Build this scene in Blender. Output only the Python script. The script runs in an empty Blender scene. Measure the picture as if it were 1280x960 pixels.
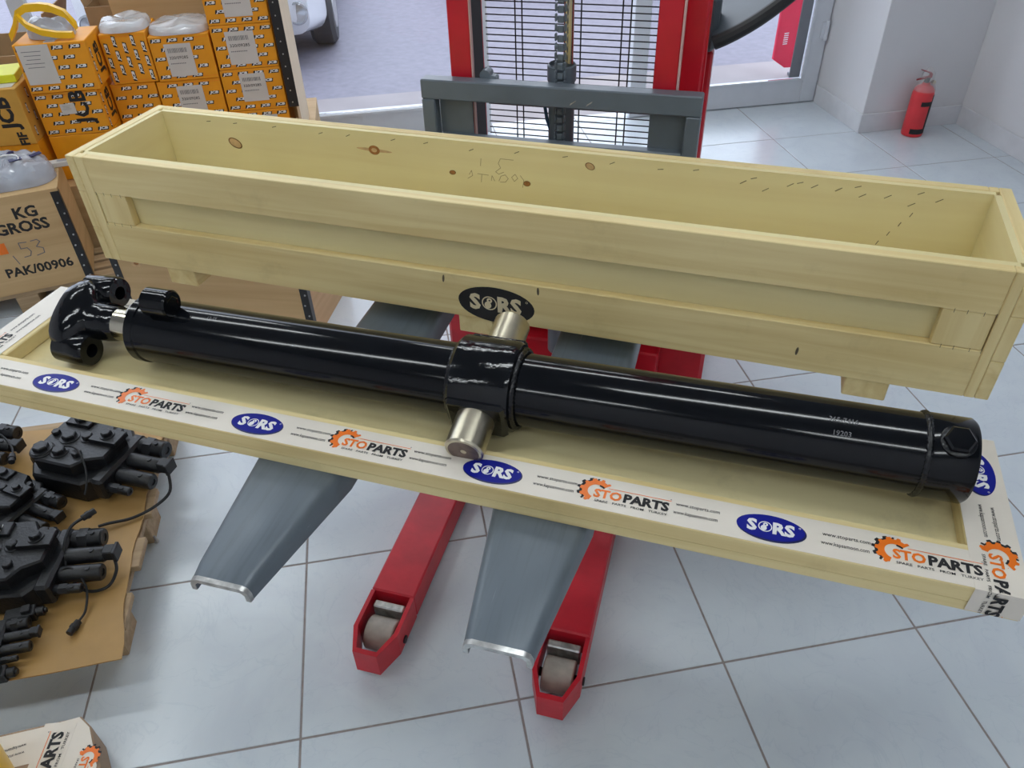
import bpy, bmesh, math, random
from mathutils import Matrix, Vector
random.seed(7)
SC = bpy.context.scene
COL = SC.collection
PI = math.pi
R = math.radians

# ------------------------------------------------------------------ camera
def look_camera():
    f, pit, roll, yaw = 975.61, 0.678086, -0.0339294, -0.1539705
    fw = Vector((0, math.cos(pit), -math.sin(pit))); r = Vector((1, 0, 0)); u = r.cross(fw)
    r2 = math.cos(roll) * r + math.sin(roll) * u
    u2 = -math.sin(roll) * r + math.cos(roll) * u
    rz = Matrix.Rotation(yaw, 3, 'Z')
    r2, u2, b = rz @ r2, rz @ u2, rz @ (-fw)
    cd = bpy.data.cameras.new('camera'); cd.sensor_width = 36; cd.lens = 36 * f / 1280
    cd.clip_start = .02; cd.clip_end = 200
    co = bpy.data.objects.new('camera', cd); COL.objects.link(co)
    m = Matrix((r2, u2, b)).transposed().to_4x4(); m.translation = Vector((.36231, -1.44419, 1.71055))
    co.matrix_world = m
    SC.camera = co
look_camera()

# ------------------------------------------------------------------ world, exposure
w = bpy.data.worlds.new('overcast_sky'); SC.world = w; w.use_nodes = True
bg = w.node_tree.nodes['Background']; bg.inputs[0].default_value = (.80, .87, 1, 1); bg.inputs[1].default_value = 3.1
SC.view_settings.view_transform = 'Standard'; SC.view_settings.look = 'None'
SC.view_settings.gamma = 1; SC.view_settings.exposure = 0.0; SC.view_settings.use_curve_mapping = False
LAMP_STRENGTH = 19.0

# ------------------------------------------------------------------ materials
MATS = {}
def new_mat(name):
    m = bpy.data.materials.new(name); m.use_nodes = True
    nt = m.node_tree; return m, nt, nt.nodes['Principled BSDF']
def setp(b, rough=.5, metal=0, coat=0, spec=None, trans=0, alpha=1, ior=None):
    b.inputs['Roughness'].default_value = rough; b.inputs['Metallic'].default_value = metal
    b.inputs['Coat Weight'].default_value = coat; b.inputs['Transmission Weight'].default_value = trans
    b.inputs['Alpha'].default_value = alpha
    if spec is not None: b.inputs['Specular IOR Level'].default_value = spec
    if ior: b.inputs['IOR'].default_value = ior
def plain(name, col, rough=.5, metal=0, coat=0, noise=.06, nscale=14, bump=0, bscale=60, **kw):
    """solid colour with slight mottling and optional bump"""
    if name in MATS: return MATS[name]
    m, nt, b = new_mat(name); setp(b, rough, metal, coat, **kw)
    N = nt.nodes; L = nt.links
    tc = N.new('ShaderNodeTexCoord'); no = N.new('ShaderNodeTexNoise'); no.inputs['Scale'].default_value = nscale
    no.inputs['Detail'].default_value = 5
    L.new(tc.outputs['Object'], no.inputs['Vector'])
    rp = N.new('ShaderNodeValToRGB')
    rp.color_ramp.elements[0].position = .3; rp.color_ramp.elements[1].position = .7
    rp.color_ramp.elements[0].color = (*[max(0, c * (1 - noise)) for c in col], 1)
    rp.color_ramp.elements[1].color = (*[min(1, c * (1 + noise)) for c in col], 1)
    L.new(no.outputs['Fac'], rp.inputs[0]); L.new(rp.outputs[0], b.inputs['Base Color'])
    if bump:
        n2 = N.new('ShaderNodeTexNoise'); n2.inputs['Scale'].default_value = bscale; n2.inputs['Detail'].default_value = 4
        L.new(tc.outputs['Object'], n2.inputs['Vector'])
        bp = N.new('ShaderNodeBump'); bp.inputs['Strength'].default_value = bump; bp.inputs['Distance'].default_value = .004
        L.new(n2.outputs['Fac'], bp.inputs['Height']); L.new(bp.outputs[0], b.inputs['Normal'])
    MATS[name] = m; return m
def wood(name, light, dark, axis='x', scale=1.0, rough=.55, smudge=0):
    if name in MATS: return MATS[name]
    m, nt, b = new_mat(name); setp(b, rough, spec=.3); N = nt.nodes; L = nt.links
    tc = N.new('ShaderNodeTexCoord'); mp = N.new('ShaderNodeMapping')
    s = {'x': (1.2, 26, 26), 'y': (26, 1.2, 26), 'z': (26, 26, 1.2)}[axis]
    mp.inputs['Scale'].default_value = [k * scale for k in s]
    L.new(tc.outputs['Object'], mp.inputs['Vector'])
    n1 = N.new('ShaderNodeTexNoise'); n1.inputs['Scale'].default_value = 1.6; n1.inputs['Detail'].default_value = 6; n1.inputs['Distortion'].default_value = .6
    L.new(mp.outputs[0], n1.inputs['Vector'])
    rp = N.new('ShaderNodeValToRGB')
    e = rp.color_ramp.elements; e[0].position = .32; e[0].color = (*dark, 1); e[1].position = .62; e[1].color = (*light, 1)
    L.new(n1.outputs['Fac'], rp.inputs[0])
    n2 = N.new('ShaderNodeTexNoise'); n2.inputs['Scale'].default_value = 2.2; n2.inputs['Detail'].default_value = 3
    L.new(tc.outputs['Object'], n2.inputs['Vector'])
    mx = N.new('ShaderNodeMixRGB'); mx.blend_type = 'MULTIPLY'; mx.inputs[0].default_value = .35
    r2 = N.new('ShaderNodeValToRGB'); r2.color_ramp.elements[0].color = (.72, .7, .62, 1); r2.color_ramp.elements[1].color = (1, 1, 1, 1)
    r2.color_ramp.elements[0].position = .3; r2.color_ramp.elements[1].position = .6
    L.new(n2.outputs['Fac'], r2.inputs[0]); L.new(rp.outputs[0], mx.inputs[1]); L.new(r2.outputs[0], mx.inputs[2])
    out = mx.outputs[0]
    if smudge:
        n3 = N.new('ShaderNodeTexNoise'); n3.inputs['Scale'].default_value = 7; n3.inputs['Detail'].default_value = 8; n3.inputs['Roughness'].default_value = .7
        L.new(tc.outputs['Object'], n3.inputs['Vector'])
        r3 = N.new('ShaderNodeValToRGB'); r3.color_ramp.elements[0].position = .56; r3.color_ramp.elements[1].position = .74
        r3.color_ramp.elements[0].color = (1, 1, 1, 1); r3.color_ramp.elements[1].color = (.5, .47, .42, 1)
        L.new(n3.outputs['Fac'], r3.inputs[0])
        m3 = N.new('ShaderNodeMixRGB'); m3.blend_type = 'MULTIPLY'; m3.inputs[0].default_value = smudge
        L.new(out, m3.inputs[1]); L.new(r3.outputs[0], m3.inputs[2]); out = m3.outputs[0]
    L.new(out, b.inputs['Base Color'])
    bp = N.new('ShaderNodeBump'); bp.inputs['Strength'].default_value = .12; bp.inputs['Distance'].default_value = .002
    L.new(n1.outputs['Fac'], bp.inputs['Height']); L.new(bp.outputs[0], b.inputs['Normal'])
    MATS[name] = m; return m
def tile_mat():
    m, nt, b = new_mat('marble_tile'); setp(b, .22, spec=.5); N = nt.nodes; L = nt.links
    tc = N.new('ShaderNodeTexCoord'); oi = N.new('ShaderNodeObjectInfo')
    mu = N.new('ShaderNodeMath'); mu.operation = 'MULTIPLY'; mu.inputs[1].default_value = 31
    L.new(oi.outputs['Random'], mu.inputs[0])
    ad = N.new('ShaderNodeVectorMath'); ad.operation = 'ADD'
    L.new(tc.outputs['Object'], ad.inputs[0]); L.new(mu.outputs[0], ad.inputs[1])
    no = N.new('ShaderNodeTexNoise'); no.inputs['Scale'].default_value = 3.2; no.inputs['Detail'].default_value = 9
    no.inputs['Roughness'].default_value = .62; no.inputs['Distortion'].default_value = 1.4
    L.new(ad.outputs[0], no.inputs['Vector'])
    rp = N.new('ShaderNodeValToRGB'); e = rp.color_ramp.elements
    e[0].position = .38; e[0].color = (.64, .70, .76, 1); e[1].position = .52; e[1].color = (.67, .735, .785, 1)
    k = e.new(.72); k.color = (.70, .76, .805, 1)
    L.new(no.outputs['Fac'], rp.inputs[0])
    v = N.new('ShaderNodeTexNoise'); v.inputs['Scale'].default_value = 5; v.inputs['Detail'].default_value = 12; v.inputs['Distortion'].default_value = 2.5
    L.new(ad.outputs[0], v.inputs['Vector'])
    r2 = N.new('ShaderNodeValToRGB'); q = r2.color_ramp.elements; q[0].position = .485; q[0].color = (1, 1, 1, 1); q[1].position = .515; q[1].color = (1, 1, 1, 1)
    k = q.new(.5); k.color = (.92, .935, .95, 1)
    L.new(v.outputs['Fac'], r2.inputs[0])
    mx = N.new('ShaderNodeMixRGB'); mx.blend_type = 'MULTIPLY'; mx.inputs[0].default_value = .8
    L.new(rp.outputs[0], mx.inputs[1]); L.new(r2.outputs[0], mx.inputs[2]); L.new(mx.outputs[0], b.inputs['Base Color'])
    return m
def scratched(name, col, col2, rough=.38):
    m, nt, b = new_mat(name); setp(b, rough, .1); N = nt.nodes; L = nt.links
    tc = N.new('ShaderNodeTexCoord'); mp = N.new('ShaderNodeMapping'); mp.inputs['Scale'].default_value = (60, 3, 20); mp.inputs['Rotation'].default_value = (0, 0, .35)
    L.new(tc.outputs['Object'], mp.inputs['Vector'])
    no = N.new('ShaderNodeTexNoise'); no.inputs['Scale'].default_value = 1.5; no.inputs['Detail'].default_value = 8; no.inputs['Distortion'].default_value = .8
    L.new(mp.outputs[0], no.inputs['Vector'])
    rp = N.new('ShaderNodeValToRGB'); e = rp.color_ramp.elements
    e[0].position = .25; e[0].color = (*[c * .85 for c in col], 1); e[1].position = .5; e[1].color = (*col, 1)
    k = e.new(.70); k.color = (*col, 1); k = e.new(.76); k.color = (*col2, 1)
    L.new(no.outputs['Fac'], rp.inputs[0]); L.new(rp.outputs[0], b.inputs['Base Color'])
    n2 = N.new('ShaderNodeTexNoise'); n2.inputs['Scale'].default_value = 9; L.new(tc.outputs['Object'], n2.inputs['Vector'])
    mr = N.new('ShaderNodeMapRange'); mr.inputs['To Min'].default_value = rough - .12; mr.inputs['To Max'].default_value = rough + .15
    L.new(n2.outputs['Fac'], mr.inputs[0]); L.new(mr.outputs[0], b.inputs['Roughness'])
    MATS[name] = m; return m
def emit(name, col, s):
    m, nt, b = new_mat(name); b.inputs['Base Color'].default_value = (*col, 1)
    b.inputs['Emission Color'].default_value = (*col, 1); b.inputs['Emission Strength'].default_value = s
    MATS[name] = m; return m
def film(name, col, alpha, rough=.15, bump=.6, bscale=22):
    m = plain(name, col, rough, bump=bump, bscale=bscale, alpha=alpha, coat=.6, noise=.12); return m

PL, PD = (.87, .725, .38), (.76, .59, .27)
M_pine = wood('pine_lengthwise', PL, PD, 'x', smudge=.25)
M_piney = wood('pine_crosswise', PL, PD, 'y', smudge=.2)
M_pinez = wood('pine_upright', PL, PD, 'z')
M_ply = wood('pale_plywood', (.84, .75, .42), (.79, .68, .36), 'x', .6)
M_plyin = wood('inner_plywood', (.84, .75, .42), (.79, .68, .36), 'x', .5)
M_lid = wood('lid_plywood', (.86, .76, .44), (.79, .67, .35), 'x', .5, rough=.42, smudge=.35)
M_crplx = wood('tan_plywood', (.66, .46, .24), (.56, .37, .18), 'x', .6)
M_crply = wood('tan_plywood_side', (.66, .46, .24), (.56, .37, .18), 'y', .6)
M_pal = wood('pallet_wood', (.50, .36, .22), (.36, .25, .14), 'x')
M_black = plain('black_gloss_paint', (.004, .005, .007), .12, noise=.2, bump=.015, bscale=40, spec=.36)
M_cast = plain('black_cast_paint', (.004, .005, .007), .10, noise=.2, bump=.20, bscale=60, spec=.5)
M_weld = plain('black_weld_bead', (.005, .006, .008), .16, noise=.2, bump=.4, bscale=160)
M_valve = plain('black_valve_paint', (.009, .010, .012), .38, noise=.25, bump=.25, bscale=120)
M_valve2 = plain('dark_valve_plastic', (.010, .011, .013), .5, noise=.2)
M_zinc = plain('pale_zinc_steel', (.62, .57, .44), .32, 1, noise=.12, nscale=30)
M_bore = plain('machined_end_face', (.20, .15, .13), .5, .6, noise=.4, nscale=40)
M_chrome = plain('chrome_rod', (.66, .62, .50), .18, 1, noise=.05)
M_red = plain('red_paint', (.56, .010, .025), .38, noise=.18, nscale=10, bump=.1)
M_redd = plain('red_paint_mast', (.56, .010, .025), .3, noise=.08)
M_fork = scratched('grey_fork_paint', (.135, .165, .195), (.36, .39, .41))
M_carr = plain('grey_carriage_paint', (.135, .165, .195), .35, noise=.08, bump=.08)
M_worn = plain('worn_bare_steel', (.55, .55, .54), .35, .9, noise=.3, nscale=60)
M_roll = plain('roller_polymer', (.40, .36, .31), .55, noise=.2, nscale=30)
M_dark = plain('black_rubber', (.012, .013, .015), .6, noise=.1)
M_wire = plain('black_wire', (.012, .012, .014), .5, noise=.05)
M_tgrey = plain('tiller_grey_plastic', (.075, .095, .115), .45, noise=.06)
M_wall = plain('wall_paint', (.70, .70, .72), .7, noise=.02, nscale=3)
M_ceil = plain('ceiling_paint', (.26, .27, .29), .8, noise=.02)
M_base = plain('baseboard_tile', (.68, .69, .72), .3, noise=.04)
M_grout = plain('grout', (.30, .265, .255), .85, noise=.15, nscale=40)
M_tile = tile_mat()
M_frame = plain('white_aluminium', (.62, .65, .70), .35, noise=.03)
M_gasket = plain('grey_gasket', (.20, .21, .24), .6)
M_steelstrip = plain('black_steel_strip', (.015, .015, .018), .35, noise=.2)
M_rivet = plain('rivet_metal', (.55, .55, .55), .3, 1)
M_ink = plain('black_ink', (.012, .012, .014), .6, noise=.1)
M_inkg = plain('grey_ink', (.16, .16, .17), .6, noise=.1)
M_pencil = plain('pencil_line', (.38, .29, .15), .8)
M_tape = plain('printed_tape', (.80, .74, .65), .35, noise=.03, bump=.15, bscale=30)
M_blue = plain('blue_print', (.005, .010, .26), .45, noise=.05, spec=.2)
M_navy = plain('navy_print', (.008, .012, .09), .3)
M_orange = plain('orange_print', (.90, .19, .01), .35, noise=.04)
M_white = plain('white_print', (.85, .85, .85), .4, noise=.02)
M_jcb = plain('yellow_carton', (.82, .33, .006), .5, noise=.05)
M_kraft = plain('kraft_carton', (.42, .27, .14), .7, noise=.08)
M_sheet = plain('cardboard_sheet', (.44, .26, .085), .5, noise=.14, nscale=6, bump=.15, bscale=20)
M_paper = plain('paper_label', (.62, .59, .55), .6, noise=.03)
M_film = film('clear_film', (.75, .78, .82), .62)
M_bag = film('grey_bag_film', (.52, .56, .64), .75)
M_yel = plain('yellow_plastic', (.85, .50, .005), .35, noise=.06, bump=.1)
M_neon = plain('neon_yellow_sheet', (.70, .72, .02), .5)
M_ext = plain('extinguisher_red', (.72, .04, .05), .35, noise=.08)
M_knot = plain('knot_brown', (.36, .15, .04), .6, noise=.3, nscale=90)
M_knotr = plain('knot_ring', (.20, .10, .03), .6, noise=.3, nscale=60)
M_knotc = plain('knot_centre', (.60, .40, .20), .6, noise=.2, nscale=60)
M_staple = plain('staple_steel', (.16, .13, .09), .4, .6)
M_pave = plain('pale_sidewalk', (.31, .28, .285), .7, noise=.1, nscale=3)
M_road = plain('grey_road', (.215, .205, .25), .6, noise=.11, nscale=22)
M_carw = plain('white_car_paint', (.66, .68, .72), .2, coat=.7, noise=.02)
M_card = plain('dark_car_paint', (.10, .10, .12), .2, coat=.7, noise=.02)
M_tyre = plain('tyre_rubber', (.05, .05, .055), .8)
M_cglass = plain('car_glass', (.03, .035, .04), .08, noise=.02)
M_lampglass = plain('lamp_glass', (.50, .52, .55), .1, .5)
M_banner = plain('red_banner', (.75, .02, .07), .5)
M_blueh = plain('blue_hose', (.01, .05, .12), .4)
M_pink = plain('pink_sticker', (.75, .40, .30), .6)
def glass_mat():
    m, nt, b = new_mat('window_glass'); N = nt.nodes; L = nt.links
    tr = N.new('ShaderNodeBsdfTransparent'); tr.inputs[0].default_value = (.96, .97, .98, 1)
    gl = N.new('ShaderNodeBsdfGlossy'); gl.inputs['Roughness'].default_value = .02
    fr = N.new('ShaderNodeFresnel'); fr.inputs[0].default_value = 1.3
    mx = N.new('ShaderNodeMixShader'); L.new(fr.outputs[0], mx.inputs[0]); L.new(tr.outputs[0], mx.inputs[1]); L.new(gl.outputs[0], mx.inputs[2])
    L.new(mx.outputs[0], N['Material Output'].inputs['Surface']); return m
M_glass = glass_mat()
M_lamp = emit('tube_light', (.93, .985, 1.0), LAMP_STRENGTH)

# ------------------------------------------------------------------ mesh helpers
class MB:
    def __init__(s): s.v = []; s.f = []; s.m = []
    def add(s, vs, fs, mat=0, M=None):
        o = len(s.v)
        s.v += [tuple(M @ Vector(p)) if M else tuple(p) for p in vs]
        s.f += [tuple(i + o for i in f) for f in fs]; s.m += [mat] * len(fs); return s
    def hull(s, pts, mat=0, M=None):
        bm = bmesh.new()
        for p in pts: bm.verts.new(p)
        r = bmesh.ops.convex_hull(bm, input=bm.verts[:])
        bad = [g for g in r['geom_interior'] + r['geom_unused'] if isinstance(g, bmesh.types.BMVert)]
        if bad: bmesh.ops.delete(bm, geom=list(set(bad)), context='VERTS')
        bmesh.ops.dissolve_limit(bm, angle_limit=.02, verts=bm.verts[:], edges=bm.edges[:])
        bm.verts.index_update()
        s.add([v.co[:] for v in bm.verts], [[v.index for v in f.verts] for f in bm.faces], mat, M); bm.free(); return s
    def box(s, x0, x1, y0, y1, z0, z1, b=0, mat=0, M=None):
        if b <= 0:
            vs = [(x, y, z) for z in (z0, z1) for y in (y0, y1) for x in (x0, x1)]
            return s.add(vs, [(0, 2, 3, 1), (4, 5, 7, 6), (0, 1, 5, 4), (2, 6, 7, 3), (0, 4, 6, 2), (1, 3, 7, 5)], mat, M)
        pts = []
        for x, sx in ((x0, 1), (x1, -1)):
            for y, sy in ((y0, 1), (y1, -1)):
                for z, sz in ((z0, 1), (z1, -1)):
                    pts += [(x, y + sy * b, z + sz * b), (x + sx * b, y, z + sz * b), (x + sx * b, y + sy * b, z)]
        return s.hull(pts, mat, M)
    def lathe(s, prof, p0=(0, 0, 0), ax=(0, 0, 1), n=24, mat=0, M=None, arc=None):
        """profile [(radius, t)] turned about the axis"""
        ax = Vector(ax).normalized(); q = ax.to_track_quat('Z', 'Y').to_matrix(); p0 = Vector(p0)
        vs, fs = [], []
        for r, t in prof:
            for k in range(n):
                a = 2 * PI * k / n; vs.append(p0 + q @ Vector((r * math.cos(a), r * math.sin(a), t)))
        for i in range(len(prof) - 1):
            for k in range(n): fs.append((i * n + k, i * n + (k + 1) % n, (i + 1) * n + (k + 1) % n, (i + 1) * n + k))
        if prof[0][0] > 1e-6: fs.append(tuple(range(n))[::-1])
        if prof[-1][0] > 1e-6: fs.append(tuple((len(prof) - 1) * n + k for k in range(n)))
        return s.add(vs, fs, mat, M)
    def cyl(s, p0, p1, r, r1=None, n=20, b=0, mat=0, M=None):
        p0, p1 = Vector(p0), Vector(p1); h = (p1 - p0).length; r1 = r if r1 is None else r1
        prof = [(r, 0), (r1, h)] if b <= 0 else [(r - b, 0), (r, b), (r1, h - b), (r1 - b, h)]
        return s.lathe(prof, p0, p1 - p0, n, mat, M)
    def tube(s, pts, r, n=8, mat=0, M=None, closed=False):
        P = [Vector(p) for p in pts]; vs, fs = [], []; up = Vector((0, 0, 1)); L = len(P)
        for i, p in enumerate(P):
            d = (P[(i + 1) % L] - P[i - 1]) if closed else (P[min(i + 1, L - 1)] - P[max(i - 1, 0)]); d.normalize()
            if abs(d.dot(up)) > .97: up = Vector((1, 0, 0)) if abs(d.x) < .9 else Vector((0, 1, 0))
            a = d.cross(up).normalized(); c = a.cross(d); up = c
            for k in range(n):
                t = 2 * PI * k / n; vs.append(p + r * (math.cos(t) * a + math.sin(t) * c))
        for i in range(L if closed else L - 1):
            j = (i + 1) % L
            for k in range(n): fs.append((i * n + k, i * n + (k + 1) % n, j * n + (k + 1) % n, j * n + k))
        if not closed: fs += [tuple(range(n))[::-1], tuple((L - 1) * n + k for k in range(n))]
        return s.add(vs, fs, mat, M)
    def prism(s, poly, t0, t1, plane='xy', mat=0, M=None):
        def P(a, b, t): return {'xy': (a, b, t), 'xz': (a, t, b), 'yz': (t, a, b)}[plane]
        n = len(poly); vs = [P(a, b, t0) for a, b in poly] + [P(a, b, t1) for a, b in poly]
        fs = [tuple(range(n))[::-1], tuple(range(n, 2 * n))] + [(k, (k + 1) % n, n + (k + 1) % n, n + k) for k in range(n)]
        return s.add(vs, fs, mat, M)
    def loft(s, secs, mat=0, cap=True, M=None):
        n = len(secs[0]); vs = [p for c in secs for p in c]; fs = []
        for i in range(len(secs) - 1):
            for k in range(n): fs.append((i * n + k, i * n + (k + 1) % n, (i + 1) * n + (k + 1) % n, (i + 1) * n + k))
        if cap: fs += [tuple(range(n))[::-1], tuple((len(secs) - 1) * n + k for k in range(n))]
        return s.add(vs, fs, mat, M)
    def build(s, name, mats, parent=None, loc=None, rz=0, smooth=True, angle=35, recalc=True):
        me = bpy.data.meshes.new(name); me.from_pydata(s.v, [], s.f)
        mats = mats if isinstance(mats, (list, tuple)) else [mats]
        for m in mats: me.materials.append(m)
        me.polygons.foreach_set('material_index', s.m)
        if recalc:
            bm = bmesh.new(); bm.from_mesh(me); bmesh.ops.recalc_face_normals(bm, faces=bm.faces[:]); bm.to_mesh(me); bm.free()
        if smooth:
            me.polygons.foreach_set('use_smooth', [True] * len(me.polygons)); me.set_sharp_from_angle(angle=R(angle))
        me.update()
        return link(name, me, parent, loc, rz)
def link(name, data, parent=None, loc=None, rz=0):
    o = bpy.data.objects.new(name, data); COL.objects.link(o)
    if parent: o.parent = parent
    if loc: o.location = loc
    o.rotation_euler.z = rz
    return o
def tag(o, label=None, cat=None, group=None, kind=None):
    if label: o['label'] = label
    if cat: o['category'] = cat
    if group: o['group'] = group
    if kind: o['kind'] = kind
    return o
def thing(name, label, cat, loc=(0, 0, 0), rz=0, group=None):
    return tag(link(name, None, None, loc, rz), label, cat, group)
def struct(name, mb, mat, label=None, **k):
    return tag(mb.build(name, mat, **k), label, None, None, 'structure')

# ---- flat print (lettering, logos): 2D shapes in xy, z = layer height
_tc = {}
def text2d(t, size, weight=0.0, shear=0.0):
    key = (t, weight, shear)
    if key not in _tc:
        c = bpy.data.curves.new('lettering', 'FONT'); c.body = t; c.size = 1; c.offset = weight; c.shear = shear
        c.align_x = 'CENTER'; c.align_y = 'CENTER'; c.resolution_u = 2
        o = bpy.data.objects.new('lettering', c); COL.objects.link(o)
        me = bpy.data.meshes.new_from_object(o.evaluated_get(bpy.context.evaluated_depsgraph_get()))
        vs = [v.co[:2] for v in me.vertices]; fs = [tuple(p.vertices) for p in me.polygons]
        bpy.data.objects.remove(o); bpy.data.curves.remove(c); bpy.data.meshes.remove(me)
        if vs:
            xs = [v[0] for v in vs]; ys = [v[1] for v in vs]; cx = (min(xs) + max(xs)) / 2; cy = (min(ys) + max(ys)) / 2
            vs = [(x - cx, y - cy) for x, y in vs]
        _tc[key] = (vs, fs)
    vs, fs = _tc[key]; return [(x * size, y * size) for x, y in vs], fs
class Print(MB):
    def shape(s, vs, fs, z, mat, x=0, y=0, rot=0, sx=1, M=None):
        c, k = math.cos(rot), math.sin(rot)
        return s.add([(x + c * a * sx - k * b, y + k * a * sx + c * b, z) for a, b in vs], fs, mat, M)
    def text(s, t, size, x, y, z, mat, weight=0, rot=0, shear=0, width=None, M=None):
        vs, fs = text2d(t, size, weight, shear); sx = 1
        if width and vs: sx = width / (max(v[0] for v in vs) - min(v[0] for v in vs))
        return s.shape(vs, fs, z, mat, x, y, rot, sx, M)
    def rect(s, x, y, w_, h, z, mat, rot=0, M=None):
        return s.shape([(-w_ / 2, -h / 2), (w_ / 2, -h / 2), (w_ / 2, h / 2), (-w_ / 2, h / 2)], [(0, 1, 2, 3)], z, mat, x, y, rot, 1, M)
    def ellipse(s, x, y, a, b, z, mat, rot=0, n=36, M=None):
        return s.shape([(a * math.cos(2 * PI * k / n), b * math.sin(2 * PI * k / n)) for k in range(n)], [tuple(range(n))], z, mat, x, y, rot, 1, M)
    def ring(s, x, y, r0, r1, z, mat, a0=0, a1=2 * PI, teeth=0, tooth=0, rot=0, n=48, M=None):
        vs, fs = [], []
        for k in range(n + 1):
            a = a0 + (a1 - a0) * k / n
            ro = r1 + (tooth if teeth and (a * teeth / (2 * PI)) % 1 < .5 else 0)
            vs += [(r0 * math.cos(a), r0 * math.sin(a)), (ro * math.cos(a), ro * math.sin(a))]
        for k in range(n): fs.append((2 * k, 2 * k + 1, 2 * k + 3, 2 * k + 2))
        return s.shape(vs, fs, z, mat, x, y, rot, 1, M)
    def stroke(s, pts, wd, z, mat, M=None):
        for (x0, y0), (x1, y1) in zip(pts, pts[1:]):
            d = math.hypot(x1 - x0, y1 - y0)
            if d > 1e-6: s.rect((x0 + x1) / 2, (y0 + y1) / 2, d + wd * .6, wd, z, mat, math.atan2(y1 - y0, x1 - x0), M)
        return s
# print palette indices
PAL = [M_ink, M_blue, M_navy, M_orange, M_white, M_inkg, M_paper, M_tape, M_red, M_pencil]
INK, BLUE, NAVY, ORA, WHI, GRY, PAP, TAP, REDP, PEN = range(10)
def sors_logo(p, x, y, k=1.0, M=None, oval=BLUE, rim=NAVY, txt=WHI, z=.0004, rot=0):
    c, s_ = math.cos(rot), math.sin(rot)
    def q(a, b): return x + c * a - s_ * b, y + s_ * a + c * b
    p.ellipse(*q(.0015 * k, -.0018 * k), .0500 * k, .0255 * k, z, rim, rot, M=M)
    p.ellipse(x, y, .0490 * k, .0240 * k, z + .0002, oval, rot, M=M)
    p.text('S', .030 * k, *q(-.0265 * k, 0), z + .0004, txt, .045, rot, M=M)
    p.text('RS', .030 * k, *q(.0190 * k, 0), z + .0004, txt, .045, rot, M=M)
    ox, oy = q(-.0075 * k, 0)
    p.ring(ox, oy, .0085 * k, .0100 * k, z + .0004, txt, M=M)
    p.ellipse(*q(-.0095 * k, -.003 * k), .0045 * k, .0052 * k, z + .0004, txt, M=M, n=16)
    p.ring(*q(-.0072 * k, .004 * k), .0012 * k, .0036 * k, z + .0004, txt, M=M, n=16)
    p.ring(*q(.0415 * k, .009 * k), .0010 * k, .0016 * k, z + .0004, txt, M=M, n=10)
def sto_logo(p, x, y, k=1.0, M=None, z=.0004, rot=0):
    c, s_ = math.cos(rot), math.sin(rot)
    def q(a, b): return x + c * a - s_ * b, y + s_ * a + c * b
    gx, gy = -.045 * k, .003 * k
    p.ring(*q(gx - .0055 * k, gy + .001 * k), .016 * k, .0215 * k, z, INK, R(75), R(238), 11, .0042 * k, rot, M=M)
    p.ring(*q(gx, gy), .0135 * k, .0225 * k, z + .0002, ORA, R(38), R(250), 11, .0040 * k, rot, M=M)
    p.ring(*q(gx + .002 * k, gy), .0105 * k, .0135 * k, z + .0003, INK, R(40), R(85), 0, 0, rot, M=M)
    p.text('STO', .024 * k, *q(-.026 * k, -.001 * k), z + .0004, ORA, .035, rot, width=.044 * k, M=M)
    p.text('PARTS', .024 * k, *q(.034 * k, -.001 * k), z + .0004, INK, .045, rot, width=.070 * k, M=M)
    p.rect(*q(.022 * k, .0125 * k), .098 * k, .0011 * k, z + .0004, ORA, rot, M=M)
    p.text('SPARE   PARTS   FROM   TURKEY', .0062 * k, *q(.012 * k, -.0165 * k), z + .0004, INK, .01, rot, width=.112 * k, M=M)
    p.ring(*q(.070 * k, .0155 * k), .0006 * k, .0011 * k, z + .0004, INK, n=8, M=M)
def urls(p, x, y, k=1.0, M=None, z=.0004, rot=0):
    c, s_ = math.cos(rot), math.sin(rot)
    def q(a, b): return x + c * a - s_ * b, y + s_ * a + c * b
    p.text('www.stoparts.com', .0100 * k, *q(.001 * k, .0080 * k), z, INK, .010, rot, width=.066 * k, M=M)
    p.text('www.kapsamoon.com', .0100 * k, *q(-.001 * k, -.0080 * k), z, INK, .010, rot, width=.066 * k, M=M)
def tape_run(p, x0, x1, phase, y=0, k=1.0, M=None, z=.0004, flip=False):
    """repeat of the tape print; oval centres at phase + n * period"""
    per = .434 * k; n0 = int(math.floor((x0 - phase) / per)) - 1
    for n in range(n0, n0 + int((x1 - x0) / per) + 4):
        for fn, off, half in ((sors_logo, 0, .052), (urls, .105, .034), (sto_logo, .216, .074), (urls, .326, .034)):
            c = phase + n * per + off * k
            if c - half * k >= x0 - .001 and c + half * k <= x1 + .001: fn(p, c, y, k, M=M, z=z)
def rotM(ax, deg, loc=(0, 0, 0)): return Matrix.Translation(loc) @ Matrix.Rotation(R(deg), 4, ax)

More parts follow.
